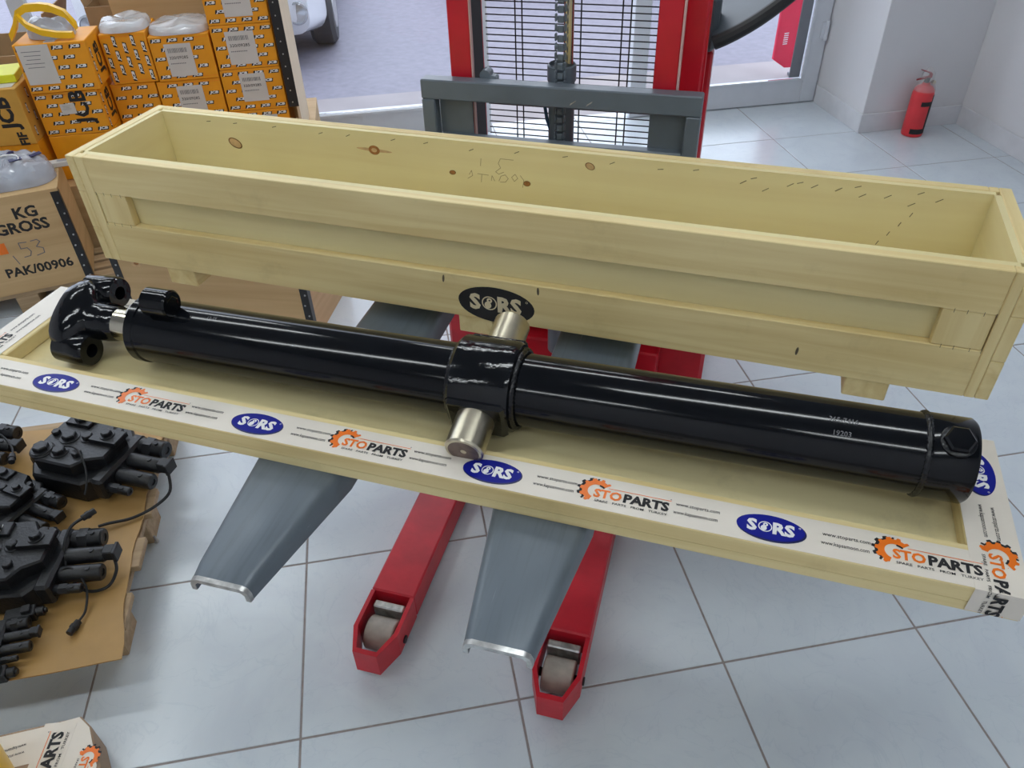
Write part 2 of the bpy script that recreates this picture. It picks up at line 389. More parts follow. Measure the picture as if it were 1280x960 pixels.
# ================================================================== SETTING
XW0, XW1, YB, YF, ZC = -3.2, 3.6, -3.2, 3.03, 2.9
fl = struct('floor', MB().box(XW0, XW1, YB, 3.12, -.08, -.0015), M_grout, 'white marbled floor tiles with grey grout')
_tm = {}
def tile_mesh(wx, wy):
    key = (round(wx, 3), round(wy, 3))
    if key not in _tm:
        mb = MB().box(0, wx, 0, wy, -.010, 0, .0012)
        o = mb.build('tile', M_tile, smooth=False); _tm[key] = o.data; bpy.data.objects.remove(o)
    return _tm[key]
g = .0026
for i in range(-4, 8):
    for j in range(-4, 7):
        x0, x1, y0, y1 = i * .5 + g, (i + 1) * .5 - g, j * .5 + g, (j + 1) * .5 - g
        x1 = min(x1, XW1); y1 = min(y1, 3.12)
        if x0 > 3.0 and y0 >= 2.5: continue
        if x1 - x0 < .02 or y1 - y0 < .02: continue
        link('tile', tile_mesh(x1 - x0, y1 - y0), fl, (x0, y0, 0))
struct('ceiling', MB().box(XW0, XW1, YB, 3.06, ZC, ZC + .1), M_ceil)
struct('wall_right', MB().box(XW1, XW1 + .15, YB, 2.62, 0, ZC), M_wall)
struct('wall_left', MB().box(XW0 - .15, XW0, YB, 3.06, 0, ZC), M_wall)
struct('wall_rear', MB().box(XW0, XW1, YB - .15, YB, 0, ZC), M_wall)
struct('wall_pier', MB().box(2.995, XW1, 2.478, 3.15, 0, ZC, .003), M_wall)
struct('baseboard_right', MB().box(XW1 - .010, XW1 - .0005, YB, 2.467, 0, .105, .002), M_base)
struct('baseboard_pier', MB().box(2.985, XW1 - .0005, 2.468, 2.4775, 0, .105, .002).box(2.985, 2.9945, 2.4775, 2.995, 0, .105, .002), M_base)
# storefront: left glazing, open doorway, right leaf
def frame_rect(mb, x0, x1, y0, y1, z0, z1, st, bot, top):
    mb.box(x0, x0 + st, y0, y1, z0, z1, .003); mb.box(x1 - st, x1, y0, y1, z0, z1, .003)
    mb.box(x0 + st, x1 - st, y0, y1, z0, z0 + bot, .003); mb.box(x0 + st, x1 - st, y0, y1, z1 - top, z1, .003)
mb = MB(); frame_rect(mb, XW0, .985, 3.0, 3.06, 0, ZC, .085, .175, .10); mb.box(-1.35, -1.27, 3.0, 3.06, .175, ZC - .1, .003)
win = struct('window_1', mb, M_frame, 'white framed shop window beside the open doorway')
MB().box(-3.11, -1.352, 3.026, 3.034, .176, ZC - .102).build('pane', M_glass, win)
MB().box(-1.268, .898, 3.026, 3.034, .176, ZC - .102).build('pane', M_glass, win)
MB().box(XW0 + .09, .895, 2.992, 2.9995, .160, .174).build('bead', M_frame, win)
mb = MB(); frame_rect(mb, 1.81, 2.985, 3.0, 3.06, .006, ZC - .3, .095, .135, .10)
dr = struct('door_1', mb, M_frame, 'white aluminium glass door leaf beside the wall pier')
MB().box(1.907, 2.888, 3.026, 3.034, .142, ZC - .402).build('pane', M_glass, dr)
mb = MB(); mb.box(1.906, 2.889, 2.992, 2.9995, .138, .152, .002).box(2.872, 2.888, 2.992, 2.9995, .152, 2.4, .002); mb.build('bead', M_frame, dr)
MB().box(2.806, 2.871, 3.018, 3.025, .152, 2.4).build('gasket', M_gasket, dr)
for z in (.36, 1.5): MB().cyl((2.972, 2.991, z), (2.972, 2.991, z + .11), .011, b=.002).box(2.94, 2.983, 2.994, 2.9995, z + .01, z + .10).build('hinge', M_frame, dr)
struct('trim_1', MB().box(.985, 1.81, 3.0, 3.06, ZC - .3, ZC, .003).box(1.81, 2.985, 3.0, 3.06, ZC - .297, ZC, .003), M_frame)
struct('pavement', MB().box(-14, 16, 3.13, 3.85, -.08, -.012), M_pave, 'pale concrete strip outside the shop')
struct('road', MB().box(-14, 16, 3.852, 22, -.10, -.020), M_road, 'grey weathered road surface outside')
struct('wall_across', MB().box(-14, 16, 22, 22.3, -.1, 3.2), M_pave)
# ceiling lights (above the frame)
for k, y in enumerate((-2.35, -.6, 1.05, 2.35)):
    for x in (-1.25, 1.05):
        t = thing('ceiling_light_offscreen', 'long white linear ceiling lamp', 'lamp', (x, y, ZC), 0, 'linear lamps on the ceiling')
        MB().box(-.75, .75, -.075, .075, -.045, 0, .004).build('housing', M_frame, t)
        MB().box(-.73, .73, -.06, .06, -.058, -.046, .003).build('diffuser_offscreen', M_lamp, t)

# ================================================================== PALLET STACKER
TH = R(25.5); PSX, PSY = math.cos(TH), -math.sin(TH)
U0 = .5275
def stk_world(u, v, z=0): return (PSX * u + math.sin(TH) * v, PSY * u + math.cos(TH) * v, z)
ST = thing('pallet_stacker', 'red pallet stacker with raised grey forks under the wooden crate', 'pallet stacker', stk_world(U0, 0), -TH)
# floor legs with rollers
for s in (-1, 1):
    cx = s * .2205; hw = .0565
    mb = MB(); mb.box(cx - hw, cx + hw, -.098, .975, .022, .10, .004)
    out = [(cx - hw, -.099), (cx - hw, -.207), (cx - .030, -.272), (cx + .030, -.272), (cx + hw, -.207), (cx + hw, -.099)]
    inn = [(cx - hw + .010, -.099), (cx - hw + .010, -.203), (cx - .025, -.260), (cx + .025, -.260), (cx + hw - .010, -.203), (cx + hw - .010, -.099)]
    for a in range(5):
        q = [out[a], out[a + 1], inn[a + 1], inn[a]]; mb.prism(q, .022, .098)
    lg = mb.build('leg', M_red, ST)
    rl = MB().cyl((cx - .036, -.178, .041), (cx + .036, -.178, .041), .041, b=.003, n=32).build('roller', M_roll, lg)
    MB().cyl((cx - hw - .004, -.178, .041), (cx + hw + .004, -.178, .041), .010, n=12).build('axle', M_dark, lg)
    MB().box(cx - .040, cx + .040, -.135, -.115, .030, .085, .003).build('bracket', M_worn, lg)
# chassis, masts
mb = MB(); mb.box(-.445, .445, .98, 1.5, .035, .36, .012); mb.box(-.30, .30, .90, .98, .03, .20, .006)
ch = mb.build('chassis', M_red, ST)
for s in (-1, 1):
    MB().cyl((s * .36 - .025, 1.4, .0355), (s * .36 + .025, 1.4, .0355), .035, n=24, b=.003).build('wheel', M_dark, ST)
mast = link('mast', None, ST)
for s in (-1, 1):
    # inner channel: web outside, open toward the middle
    a, b_ = sorted((s * .225, s * .280))
    mb = MB(); w0, w1 = sorted((s * .270, s * .280))
    mb.box(w0, w1, .762, .85, .36, 2.05, .002); mb.box(a, b_, .752, .762, .36, 2.05, .002); mb.box(a, b_, .85, .86, .36, 2.05, .002)
    mb.build('inner_upright', M_redd, mast)
    i0, i1 = sorted((s * .2235, s * .2685)); MB().box(i0, i1, .766, .846, .37, 2.04).build('channel_liner', M_dark, mast)
    a, b_ = sorted((s * .275, s * .328))
    MB().box(a, b_, .895, .985, .33, 2.1, .004).box(*sorted((s * .328, s * .334)), .905, .93, .36, 2.1).build('outer_upright', M_redd, mast)
    e0, e1 = (-.2245, -.2215) if s < 0 else (.2803, .2855); MB().box(e0, e1, .750, .764, .36, 2.05).build('edge_strip', plain('pale_edge', (.62, .40, .38), .5), mast)
MB().box(-.328, .328, .895, .985, 2.02, 2.1, .004).build('top_beam', M_redd, mast)
# carriage
mb = MB(); zt = 1.088
mb.box(-.3475, .3475, .705, .745, zt - .048, zt, .003)
for s in (-1, 1):
    a, b_ = sorted((s * .3475, s * .313)); mb.box(a, b_, .705, .745, .70, zt - .0485, .003)
mb.box(-.313, .313, .715, .745, .90, .945, .003); mb.box(-.313, .313, .712, .745, .70, .76, .003)
ca = mb.build('carriage', M_carr, ST)
for s in (-1, 1): a, b_ = sorted((s * .225, s * .3125)); MB().box(a, b_, .742, .748, .70, zt - .01).build('side_plate', M_carr, ca)
for s in (-1,):
    mb = MB(); a, b_ = sorted((s * .20, s * .16)); mb.box(a, b_, .746, .775, zt - .03, zt + .004, .004); mb.cyl((s * .19, .748, zt + .004), (s * .19, .778, zt + .004), .014, n=12); mb.build('roller_lug', M_carr, ca)
mb = MB()
for dx in (0.035, .075): mb.prism([(dx, zt - .040), (dx + .014, zt - .030), (dx + .016, zt - .026), (dx + .002, zt - .035)], .7045, .705, 'xz')
mb.build('scuff', M_worn, ca)
# forks
def fork(cx):
    ts = []
    for v, hw, fd in ((-.575, .050, .026), (-.545, .053, .036), (-.30, .0835, .062), (.60, .0835, .062), (.715, .0835, .062)):
        z = .76; t = .008; c = .014
        if v < -.57: z = .754
        pr = [(-hw, z - fd), (-hw, z - c), (-hw + c * .3, z - c * .3), (-hw + c, z), (hw - c, z), (hw - c * .3, z - c * .3), (hw, z - c), (hw, z - fd),
              (hw - t, z - fd), (hw - t, z - c), (hw - c, z - t), (-hw + c, z - t), (-hw + t, z - c), (-hw + t, z - fd)]
        ts.append([(cx + x, v, zz) for x, zz in pr])
    f = MB().loft(ts).build('fork', M_fork, ST, angle=50)
    hw = .049
    def cap(v, g, hw, z, fd, c=.014, t=.008):
        h = hw + g; zz = z + g
        return [(cx + x, v, q) for x, q in [(-h, z - fd), (-h, zz - c), (-h + c * .3, zz - c * .3), (-h + c, zz), (h - c, zz), (h - c * .3, zz - c * .3), (h, zz - c), (h, z - fd), (h - t, z - fd), (h - t, zz - c), (h - c, zz - t), (-h + c, zz - t), (-h + t, zz - c), (-h + t, z - fd)]]
    MB().loft([cap(-.5765, .0004, .0500, .7540, .026), cap(-.5690, .0005, .0506, .7552, .0285)]).build('worn_tip', M_worn, f, angle=50)
    mb = MB(); mb.box(cx - .0835, cx + .0835, .7485, .754, .70, .93, .003); mb.build('shank', M_carr, f)
    return f
f1 = fork(-.2215); fork(.2150)
pr = Print()
pr.text('2024-2', .018, -.262, -.235, .7606, 0, .02, .35); pr.text('(CV)', .014, -.275, -.275, .7606, 0, .02, .35)
pr.build('paint_mark', plain('yellow_marker', (.55, .50, .01), .6), f1, smooth=False, recalc=False)
# lift cylinder, chain, hose, guard
MB().lathe([(.030, .0), (.033, .004), (.033, .83), (.036, .832), (.036, .868), (.032, .872), (.032, .862), (.014, .862)], (-.006, .80, .245), (0, 0, 1), 28).build('lift_cylinder', M_carr, mast)
MB().cyl((.010, .80, 1.10), (.010, .80, 2.0), .0125, n=16).build('lift_rod', M_chrome, mast)
mb = MB(); z = .92
while z < 2.0:
    mb.box(-.008, .008, .752, .758, z, z + .016, .002); mb.box(-.014, -.009, .750, .760, z + .003, z + .021, .002); mb.box(.009, .014, .750, .760, z + .003, z + .021, .002); z += .0215
mb.build('chain', M_carr, mast)
MB().box(-.02, .02, .748, .765, .86, .92, .004).build('chain_anchor', M_carr, mast)
MB().tube([(-.05, .79, 1.03), (-.04, .785, .98), (-.022, .785, .93), (-.015, .785, .86), (-.02, .79, .75)], .0045).build('hose', M_blueh, mast)
gd = link('wire_guard', None, ST)
wm = MB().cyl((-.262, 0, 0), (.262, 0, 0), .0018, n=6).build('wire', M_wire, gd, (0, 1.0, .45)).data
z = .475
while z < 2.0: link('wire', wm, gd, (0, 1.0, z)); z += .0170
vm = MB().cyl((0, 0, .40), (0, 0, 2.05), .0020, n=6).build('wire', M_wire, gd, (-.179, 1.0, 0)).data
for x in (-.160, .0, .108, .130): link('wire', vm, gd, (x, 1.0, 0))
# tiller with curved head
tl = link('tiller', None, ST)
MB().box(.285, .345, 1.02, 1.10, .36, 1.10, .006).build('column', M_redd, tl)
def bow(r0, r1, z0, z1, cx, cy, a0, a1, n=20):
    vs, fs = [], []
    for k in range(n + 1):
        a = a0 + (a1 - a0) * k / n
        for r, zz in ((r0, z0), (r1, z0), (r1, z1), (r0, z1)): vs.append((cx + r * math.cos(a), cy + r * math.sin(a) * .75, zz))
    for k in range(n):
        for q in range(4): fs.append((4 * k + q, 4 * k + (q + 1) % 4, 4 * k + 4 + (q + 1) % 4, 4 * k + 4 + q))
    fs += [(0, 1, 2, 3), (4 * n, 4 * n + 1, 4 * n + 2, 4 * n + 3)]
    return vs, fs
mb = MB(); mb.box(.270, .350, .985, 1.10, 1.105, 1.24, .012)
mb.build('head_neck', M_tgrey, tl)
TM = Matrix.Translation((.350, 1.02, 1.128)) @ Matrix.Rotation(R(-24), 4, 'Y') @ Matrix.Rotation(R(8), 4, 'X')
vs, fs = bow(.0, .19, 0, .022, .03, .19, R(-115), R(20))
def crescent(t, z0, z1, n=24, inset=0):
    lo = []; 
    for k in range(n + 1):
        a = k / n; lo.append((.27 * a + inset, -.055 * math.sin(PI * (.5 + .5 * a)) + .16 * a * a * 1.0 + inset))
    up = [(.25, .30), (.0, .30)]
    return lo + up
MB().prism(crescent(0, 0, 0), .012, .035, 'xy', 0, TM).build('head', M_tgrey, tl)
lo = crescent(0, 0, 0)[:25]
MB().tube([TM @ Vector((x, y - .006, .020)) for x, y in lo], .017, 10).build('grip_rim', M_dark, tl)
MB().box(.10, .19, .15, .22, .0352, .039, .001, 0, TM).build('keypad', M_carr, tl)

# ================================================================== WOODEN CRATE
def uv_world(u, v, z=0): return stk_world(u, v, z)
CA = R(-2.45) - TH
CR = thing('wooden_crate', 'long open pine and plywood crate lying across the forks', 'crate', uv_world(-.445, .165, .76), CA)
LC, DC, Z0, Z1 = 1.900, .322, .043, .298   # local z from fork top
for nm, y0, y1, mt in (('side_panel', .021, .033, 0), ('side_panel', DC - .033, DC - .021, 0)):
    MB().box(.030, LC - .030, y0, y1, Z0 + .010, Z1 - .001).build(nm, [M_ply if y0 < .1 else M_plyin], CR)
def front_frame(y0, y1):
    MB().box(.046, LC - .040, y0, y1, .215, Z1, .0015).build('top_rail', M_pine, CR)
    MB().box(.046, LC - .040, y0, y1, Z0, .142, .0015).build('bottom_rail', M_pine, CR)
    for a, b_ in ((.048, .125), (LC - .122, LC - .042)): MB().box(a, b_, y0 + .001, y1, .1425, .2145, .0015).build('stile', M_pinez, CR)
front_frame(0, .0205); front_frame(DC - .0205, DC)
for x0, x1, x2, x3 in ((.0, .022, .0225, .034), (LC, LC - .022, LC - .0225, LC - .034)):
    a, b_ = sorted((x0, x1)); c, d = sorted((x2, x3))
    MB().box(c, d, .0335, DC - .0335, Z0 + .010, Z1 - .001).build('end_panel', wood('end_plywood', (.84, .75, .42), (.79, .68, .36), 'y', .6), CR)
    MB().box(a, b_, 0, DC, .216, Z1, .0015).build('end_rail', M_piney, CR)
    MB().box(a, b_, 0, DC, Z0, .125, .0015).build('end_rail', M_piney, CR)
    for y0, y1 in ((0, .07), (DC - .07, DC)): MB().box(a, b_, y0, y1, .1255, .2155, .0015).build('end_stile', M_pinez, CR)
    c, d = sorted((x2, .0455 if x0 < .1 else LC - .0395))
    for y0, y1 in ((0, .0205), (DC - .0205, DC)): MB().box(c, d, y0, y1, Z0, Z1, .0015).build('corner_post', M_pinez, CR)
MB().box(.0225, LC - .0225, .0208, DC - .0208, Z0, Z0 + .0098).build('bottom_panel', M_plyin, CR)
for x in (.17, .90, 1.665): MB().box(x, x + .075, .004, DC - .004, .0005, Z0 - .0003, .002).build('skid', M_piney, CR)
# oval ink stamp on the bottom rail
FM = Matrix(((1, 0, 0, 0), (0, 0, -1, 0), (0, 1, 0, 0), (0, 0, 0, 1)))    # print xy -> front face xz, z -> -y
pr = Print(); sors_logo(pr, .984, .085, 1.62, FM @ Matrix.Translation((0, 0, .0003)), INK, INK, 6, z=0)
pr.build('ink_stamp', [M_ink, M_blue, M_navy, M_orange, M_white, M_inkg, plain('stamp_wood', (.74, .64, .42), .6)], CR, smooth=False, recalc=False)
# nail marks and staples on the front
rr = random.Random(3)
def nail(fn):
    q = Print(); fn(q); q.build('nail_mark', M_staple, CR, smooth=False, recalc=False)
for x, z in ((.875, .128), (1.075, .130), (1.57, .085)): nail(lambda q: q.ellipse(x, z, .0025, .009, .0005, 0, rr.uniform(-.2, .2), 12, FM))
for x in (.05, .07, .09, .115, 1.795, 1.815, 1.84, 1.858):
    for z in (.2145, .142): nail(lambda q: q.rect(x, z, .001, .008, .0006, 0, 0, FM))
# knots and staples on the inner face of the back panel
BM_ = Matrix.Translation((0, DC - .0333, 0)) @ FM
def knots():
    for x, z, a, b_, st in ((.225, .235, .019, .012, 1), (.60, .255, .014, .011, 2), (.79, .222, .008, .0055, 0), (.965, .215, .0085, .0065, 0), (1.105, .27, .011, .0075, 1)):
        p = Print()
        if st == 1: p.ellipse(x, z, a, b_, .0000, 1, -.4, 24, BM_); p.ellipse(x, z, a * .84, b_ * .80, .0002, 2, -.4, 24, BM_)
        elif st == 2:
            p.ellipse(x, z, a * 3.2, b_ * .35, .0000, 2, -.03, 24, BM_); p.ellipse(x, z, a, b_, .0002, 0, 0, 24, BM_); p.ellipse(x, z, a * .5, b_ * .45, .0004, 2, 0, 24, BM_)
        else: p.ellipse(x, z, a, b_, 0, 1, .1, 20, BM_); p.ellipse(x, z, a * .72, b_ * .7, .0002, 0, .1, 20, BM_)
        p.build('knot', [M_knot, M_knotr, M_knotc], CR, smooth=False, recalc=False)
knots()
STP = [(.16 + k * .098 + rr.uniform(-.02, .02), .283 + rr.uniform(-.004, .003), .012, rr.uniform(.1, .5)) for k in range(17)]
STP += [(1.42 + k * .045, .268 + rr.uniform(-.012, .01), .014, .6) for k in range(9)] + [(1.74 - k * .015, .24 - k * .022, .010, 1.2) for k in range(4)]
for x, z, L_, an in STP:
    p = Print(); p.rect(x, z, L_, .0015, .0003, 0, an, BM_); p.build('staple', M_staple, CR, smooth=False, recalc=False)
p = Print()
for st in ([(.86, .262), (.858, .245)], [(.935, .266), (.905, .266), (.90, .255), (.905, .245), (.893, .235), (.90, .230), (.912, .236)],
           [(.83, .222), (.836, .232), (.838, .22), (.826, .212)], [(.85, .226), (.876, .225)], [(.86, .225), (.858, .207)], [(.882, .213), (.884, .225), (.890, .213)],
           [(.90, .214), (.905, .226), (.915, .230), (.922, .222), (.915, .213), (.903, .212)], [(.93, .226), (.936, .217), (.944, .225), (.938, .234), (.93, .226)], [(.95, .232), (.958, .222), (.955, .205)]):
    p.stroke(st, .0012, .0003, 0, BM_)
p.build('pencil_mark', M_pencil, CR, smooth=False, recalc=False)

# ================================================================== CRATE LID
LA = R(-1.7) - TH
LD = thing('crate_lid', 'wooden crate lid with printed tape along its rim, carrying the black cylinder', 'lid', uv_world(-.46, -.302, .7605), LA)
LL, LDp, LT = 1.890, .322, .0495
MB().box(.004, LL - .004, .004, LDp - .004, .0, .0185).build('panel', M_lid, LD)
MB().box(0, LL, 0, .080, .0188, LT, .002).build('rim_slat', M_pine, LD)
MB().box(0, LL, LDp - .080, LDp, .0188, LT, .002).build('rim_slat', M_pine, LD)
MB().box(0, .082, .0805, LDp - .0805, .0188, LT, .002).build('rim_slat', M_piney, LD)
MB().box(LL - .070, LL, .0805, LDp - .0805, .0188, LT, .002).build('rim_slat', M_piney, LD)
MB().box(0, LL, .001, .004, .0, .0186).box(0, LL, LDp - .004, LDp - .001, 0, .0186).build('panel_edge', M_pine, LD)
def tape(name, mb, prints, par):
    t = mb.build(name, M_tape, par); prints.build('tape_print', PAL, t, smooth=False, recalc=False); return t
ZT = LT + .0003
pr = Print(); tape_run(pr, .0, LL - .045, .248, .034, M=Matrix.Translation((0, 0, ZT)))
tape('tape', MB().box(-.0008, LL - .06, .001, .068, LT + .0001, ZT), pr, LD)
# right-hand tape, wraps over the front edge
pr = Print(); Mr = Matrix.Translation((LL - .034, LDp + .01, ZT + .0006)) @ Matrix.Rotation(R(-90), 4, 'Z')
tape_run(pr, .0, .41, .095, 0, M=Mr, z=.0004)
pr.v = [(x, y, z) if y > -.0012 else (x, -.0018 - (z - ZT - .0006), max(.004, ZT + y)) for x, y, z in pr.v]
tape('tape', MB().box(LL - .069, LL + .0008, -.001, LDp + .001, LT + .0004, ZT + .0007).box(LL - .069, LL + .0008, -.0014, -.0008, .004, LT + .0008), pr, LD)
pr = Print(); Ml = Matrix.Translation((.037, -.01, ZT + .0006)) @ Matrix.Rotation(R(90), 4, 'Z')
tape_run(pr, .0, .34, .300, 0, M=Ml)
tape('tape', MB().box(.003, .071, -.001, LDp + .001, LT + .0004, ZT + .0007), pr, LD)
pr = Print(); tape_run(pr, 0, LL, .12, LDp - .036, M=Matrix.Translation((0, 0, ZT)))
tape('tape', MB().box(.075, LL - .07, LDp - .070, LDp - .002, LT + .0001, ZT), pr, LD)

# ================================================================== HYDRAULIC CYLINDER
# local frame: x along the barrel, y back, z up, origin on the axis
pa = Vector(uv_world(-.2, -.121, .8485)); pb = Vector(uv_world(1.2, -.162, .8690))
dv = (pb - pa).normalized(); HA = math.atan2(dv.y, dv.x)
HC = thing('hydraulic_cylinder', 'long gloss black hydraulic cylinder with mid trunnion lying on the crate lid', 'hydraulic cylinder', pa, HA)
HC.rotation_euler.y = -math.asin(dv.z)
X = (1, 0, 0); rb = .0630
MB().lathe([(rb, .114), (rb, 1.494)], (0, 0, 0), X, 64).build('barrel', M_black, HC)
MB().lathe([(.030, .092), (.060, .092), (.0655, .096), (.0655, .112), (.062, .115), (.030, .115)], (0, 0, 0), X, 64).build('gland_nut', M_black, HC)
mb = MB()
for a in (20, 140, 260):
    mb.box(.0865, .0925, -.012, .012, .046, .060, .001, 0, Matrix.Rotation(R(a), 4, 'X'))
mb.build('gland_tooth', M_black, HC)
MB().cyl((.020, 0, 0), (.0925, 0, 0), .0335, n=48).build('rod', M_chrome, HC)
# rod-end saddle: two bolted lugs tilted backward
RE = Matrix.Rotation(R(-62), 4, 'X')
mb = MB()
def ering(x, ry, rz, n=32, e=2.5): 
    out = []
    for k in range(n):
        c, q = math.cos(2 * PI * k / n), math.sin(2 * PI * k / n); f = (abs(c) ** e + abs(q) ** e) ** (-1 / e); out.append((x, ry * c * f, rz * q * f))
    return out
mb.loft([ering(-.092, .036, .056), ering(-.086, .046, .070), ering(-.070, .051, .080), ering(-.050, .051, .080), ering(-.036, .048, .070), ering(-.026, .042, .050), ering(-.018, .039, .040, e=2), ering(.010, .0385, .0385, e=2), ering(.030, .0355, .0355, e=2), ering(.036, .0335, .0335, e=2)], 0, True, RE)
re_ = mb.build('rod_eye', M_cast, HC)
for s in (-1, 1):
    MB().lathe([(.024, -.076), (.030, -.070), (.0325, -.03), (.0325, -.004), (.0295, .0015), (.0135, .0015), (.0135, -.022), (0, -.022)], (-.004, 0, s * .066), X, 28, 0, RE).build('lug', M_cast, re_)
# port boss on top of the gland end
PB = Matrix.Rotation(R(12), 4, 'X')
pbm = MB(); pbm.cyl((.142, 0, .0835), (.197, 0, .0835), .0265, n=36, b=.003, M=PB); pbm.hull([(x, y, z) for x in (.150, .188) for y in (-.016, .016) for z in (.05, .074)], 0, PB)
po = pbm.build('port_boss', M_black, HC)
MB().lathe([(.017, 0), (.017, .003), (.0145, .004), (.0145, .002), (0, .002)], Vector((.1945, 0, .0835)), X, 6, 0, PB).build('port_plug', M_black, po)
def bead(x, r, n, rad, name, par):
    """rippled weld ring around the barrel"""
    rr = random.Random(11); vs, fs = [], []; m = 8; n *= 2
    for k in range(n):
        a = 2 * PI * k / n; q = rad * (1 + .16 * (1 if k % 2 else -1) + .15 * (rr.random() - .5)); dx = .0006 * (rr.random() - .5)
        for t in range(m):
            b_ = 2 * PI * t / m; rc = r + q * math.cos(b_); vs.append((x + dx + 1.25 * q * math.sin(b_), rc * math.cos(a), rc * math.sin(a)))
    for k in range(n):
        for t in range(m): fs.append((k * m + t, k * m + (t + 1) % m, ((k + 1) % n) * m + (t + 1) % m, ((k + 1) % n) * m + t))
    return MB().add(vs, fs).build(name, M_weld, par, angle=60)
bead(1.494, .0622, 64, .0042, 'weld_bead', HC)
MB().lathe([(.0640, 1.495), (.0650, 1.500), (.0650, 1.556), (.0615, 1.561), (0, 1.561)], (0, 0, 0), X, 64).build('end_cap', M_black, HC)
EP = Matrix.Rotation(R(26), 4, 'X')
ep = MB().lathe([(.0255, .050), (.0245, .0660), (.0225, .0672), (.0, .0672)], (1.530, 0, 0), (0, 0, 1), 32, 0, EP).build('port_ring', M_weld, HC)
MB().lathe([(.0215, .060), (.0215, .0735), (.0185, .0765), (.0, .0770)], (1.530, 0, 0), (0, 0, 1), 6, 0, EP).build('hex_plug', M_black, ep)
# trunnion block
TR = Matrix.Rotation(R(13), 4, 'X'); xc = .810
def tring(x, r, flat):
    pts = []
    for k in range(48):
        a = 2 * PI * k / 48; y, z = r * math.cos(a), r * math.sin(a)
        y = max(-flat, min(flat, y)); pts.append((xc + x, y, z))
    return pts
mb = MB(); mb.loft([tring(-.056, .0755, .0735), tring(-.050, .0805, .0765), tring(.044, .0805, .0765), tring(.052, .0765, .0745), tring(.054, .066, .066)], 0, True, TR)
mb.box(xc - .054, xc + .050, -.0800, -.05, -.042, .040, .006, 0, TR); mb.box(xc - .054, xc + .050, .05, .0800, -.042, .040, .006, 0, TR)
trn = mb.build('trunnion_block', M_cast, HC)
bead(xc + .056, .0665, 56, .0050, 'weld_bead', trn); bead(xc - .058, .0655, 56, .0035, 'weld_bead', trn)
for s in (-1, 1):
    o = MB().lathe([(.0335, .078), (.0335, .142), (.031, .1455), (.027, .146), (.027, .1455)], (xc - .002, 0, 0), (0, s, 0), 40, 0, TR).build('trunnion_pin', M_zinc, trn)
    MB().lathe([(.0268, .1452), (.0268, .1462), (.006, .1462), (.002, .143)], (xc - .002, 0, 0), (0, s, 0), 32, 0, TR).build('pin_end', M_bore, trn)
# faint stamped number on the barrel
def wrap(pr_):
    nv = []
    for x, y, z in pr_.v:
        a = R(62) + y / rb; nv.append((x, -(rb + .0003) * math.cos(a), (rb + .0003) * math.sin(a)))
    pr_.v = nv
for tx_, sz_, x_, y_ in (('365-7416', .011, 1.375, .008), ('19203', .011, 1.375, -.013), ('13-25', .009, .275, .016)):
    p = Print(); p.text(tx_, sz_, x_, y_, 0, 0, .01); wrap(p); p.build('stamped_number', M_inkg, HC, smooth=False, recalc=False)

# ================================================================== BOXES BEHIND
def frontM(x, y, z): return Matrix.Translation((x, y, z)) @ FM          # print xy -> plane facing -y
def rightM(x, y, z): return Matrix.Translation((x, y, z)) @ Matrix.Rotation(R(90), 4, 'Z') @ FM   # facing +x
def ply_box(name, label, loc, rz, L, D, H, m1=M_crplx, strips=True, z0=0):
    t = thing(name, label, 'box', loc, rz)
    MB().box(0, L, 0, .012, 0, H, .001).build('front_panel', m1, t)
    MB().box(0, L, D - .012, D, 0, H, .001).build('back_panel', m1, t)
    MB().box(0, .012, .0122, D - .0122, 0, H - .0125, .001).build('end_panel', M_crply, t)
    MB().box(L - .012, L, .0122, D - .0122, 0, H - .0125, .001).build('end_panel', M_crply, t)
    MB().box(-.002, L + .002, .0122, D - .0122, H - .012, H + .0005, .001).build('top_panel', m1, t)
    MB().box(.0125, L - .0125, .0125, D - .0125, 0, .012).build('bottom_panel', m1, t)
    if strips:
        for s in (0, 1):
            x0, x1 = (-.0015, .028) if s == 0 else (L - .028, L + .0015)
            st = MB().box(x0, x1, -.0016, -.0002, .004, H - .012).box(*((-.0016, -.0003) if s == 0 else (L + .0003, L + .0016)), -.0016, .024, .004, H - .012).build('edge_strip', M_steelstrip, t)
            mb = MB(); k = 0
            while .02 + k * .045 < H - .02:
                mb.cyl(((x0 + x1) / 2 + .004 * (-1) ** k, -.0016, .02 + k * .045), ((x0 + x1) / 2 + .004 * (-1) ** k, -.004, .02 + k * .045), .0035, n=8); k += 1
            mb.build('rivet', M_rivet, st)
    return t
# box with stencilled lettering, on a low pallet
a = math.atan2(1.562 - 1.483, 1.212 - .875); Lk = .62
ox, oy = -.875 - Lk * math.cos(a), 1.562 - Lk * math.sin(a)
t = thing('pallet', 'low wooden pallet under the stencilled plywood box', 'pallet', (ox, oy, 0), a)
for k in range(4): MB().box(0, Lk + .15, .01 + k * .072, .06 + k * .072, .078, .0985, .002).build('deck_board', M_pal, t)  # deck lengthened past the box, standing in for shade in the gap
for x in (.0, .32, Lk + .07): MB().box(x, x + .08, .01, .276, 0, .0775, .002).build('stringer', M_pal, t)
KG = ply_box('plywood_box', 'tan plywood box with black edge strips and GROSS stencilled on front', (ox, oy, .099), a, Lk, .30, .392)
Mk = frontM(Lk, -.0003, 0)
def stencil(fn):
    q = Print(); fn(q); q.build('stencil', PAL, KG, smooth=False, recalc=False)
stencil(lambda q: q.text('KG', .060, -.135, .322, 0, INK, .035, M=Mk)); stencil(lambda q: q.text('GROSS', .060, -.165, .268, 0, INK, .035, M=Mk))
stencil(lambda q: q.text('PAK/00906', .052, -.168, .092, 0, INK, .03, M=Mk))
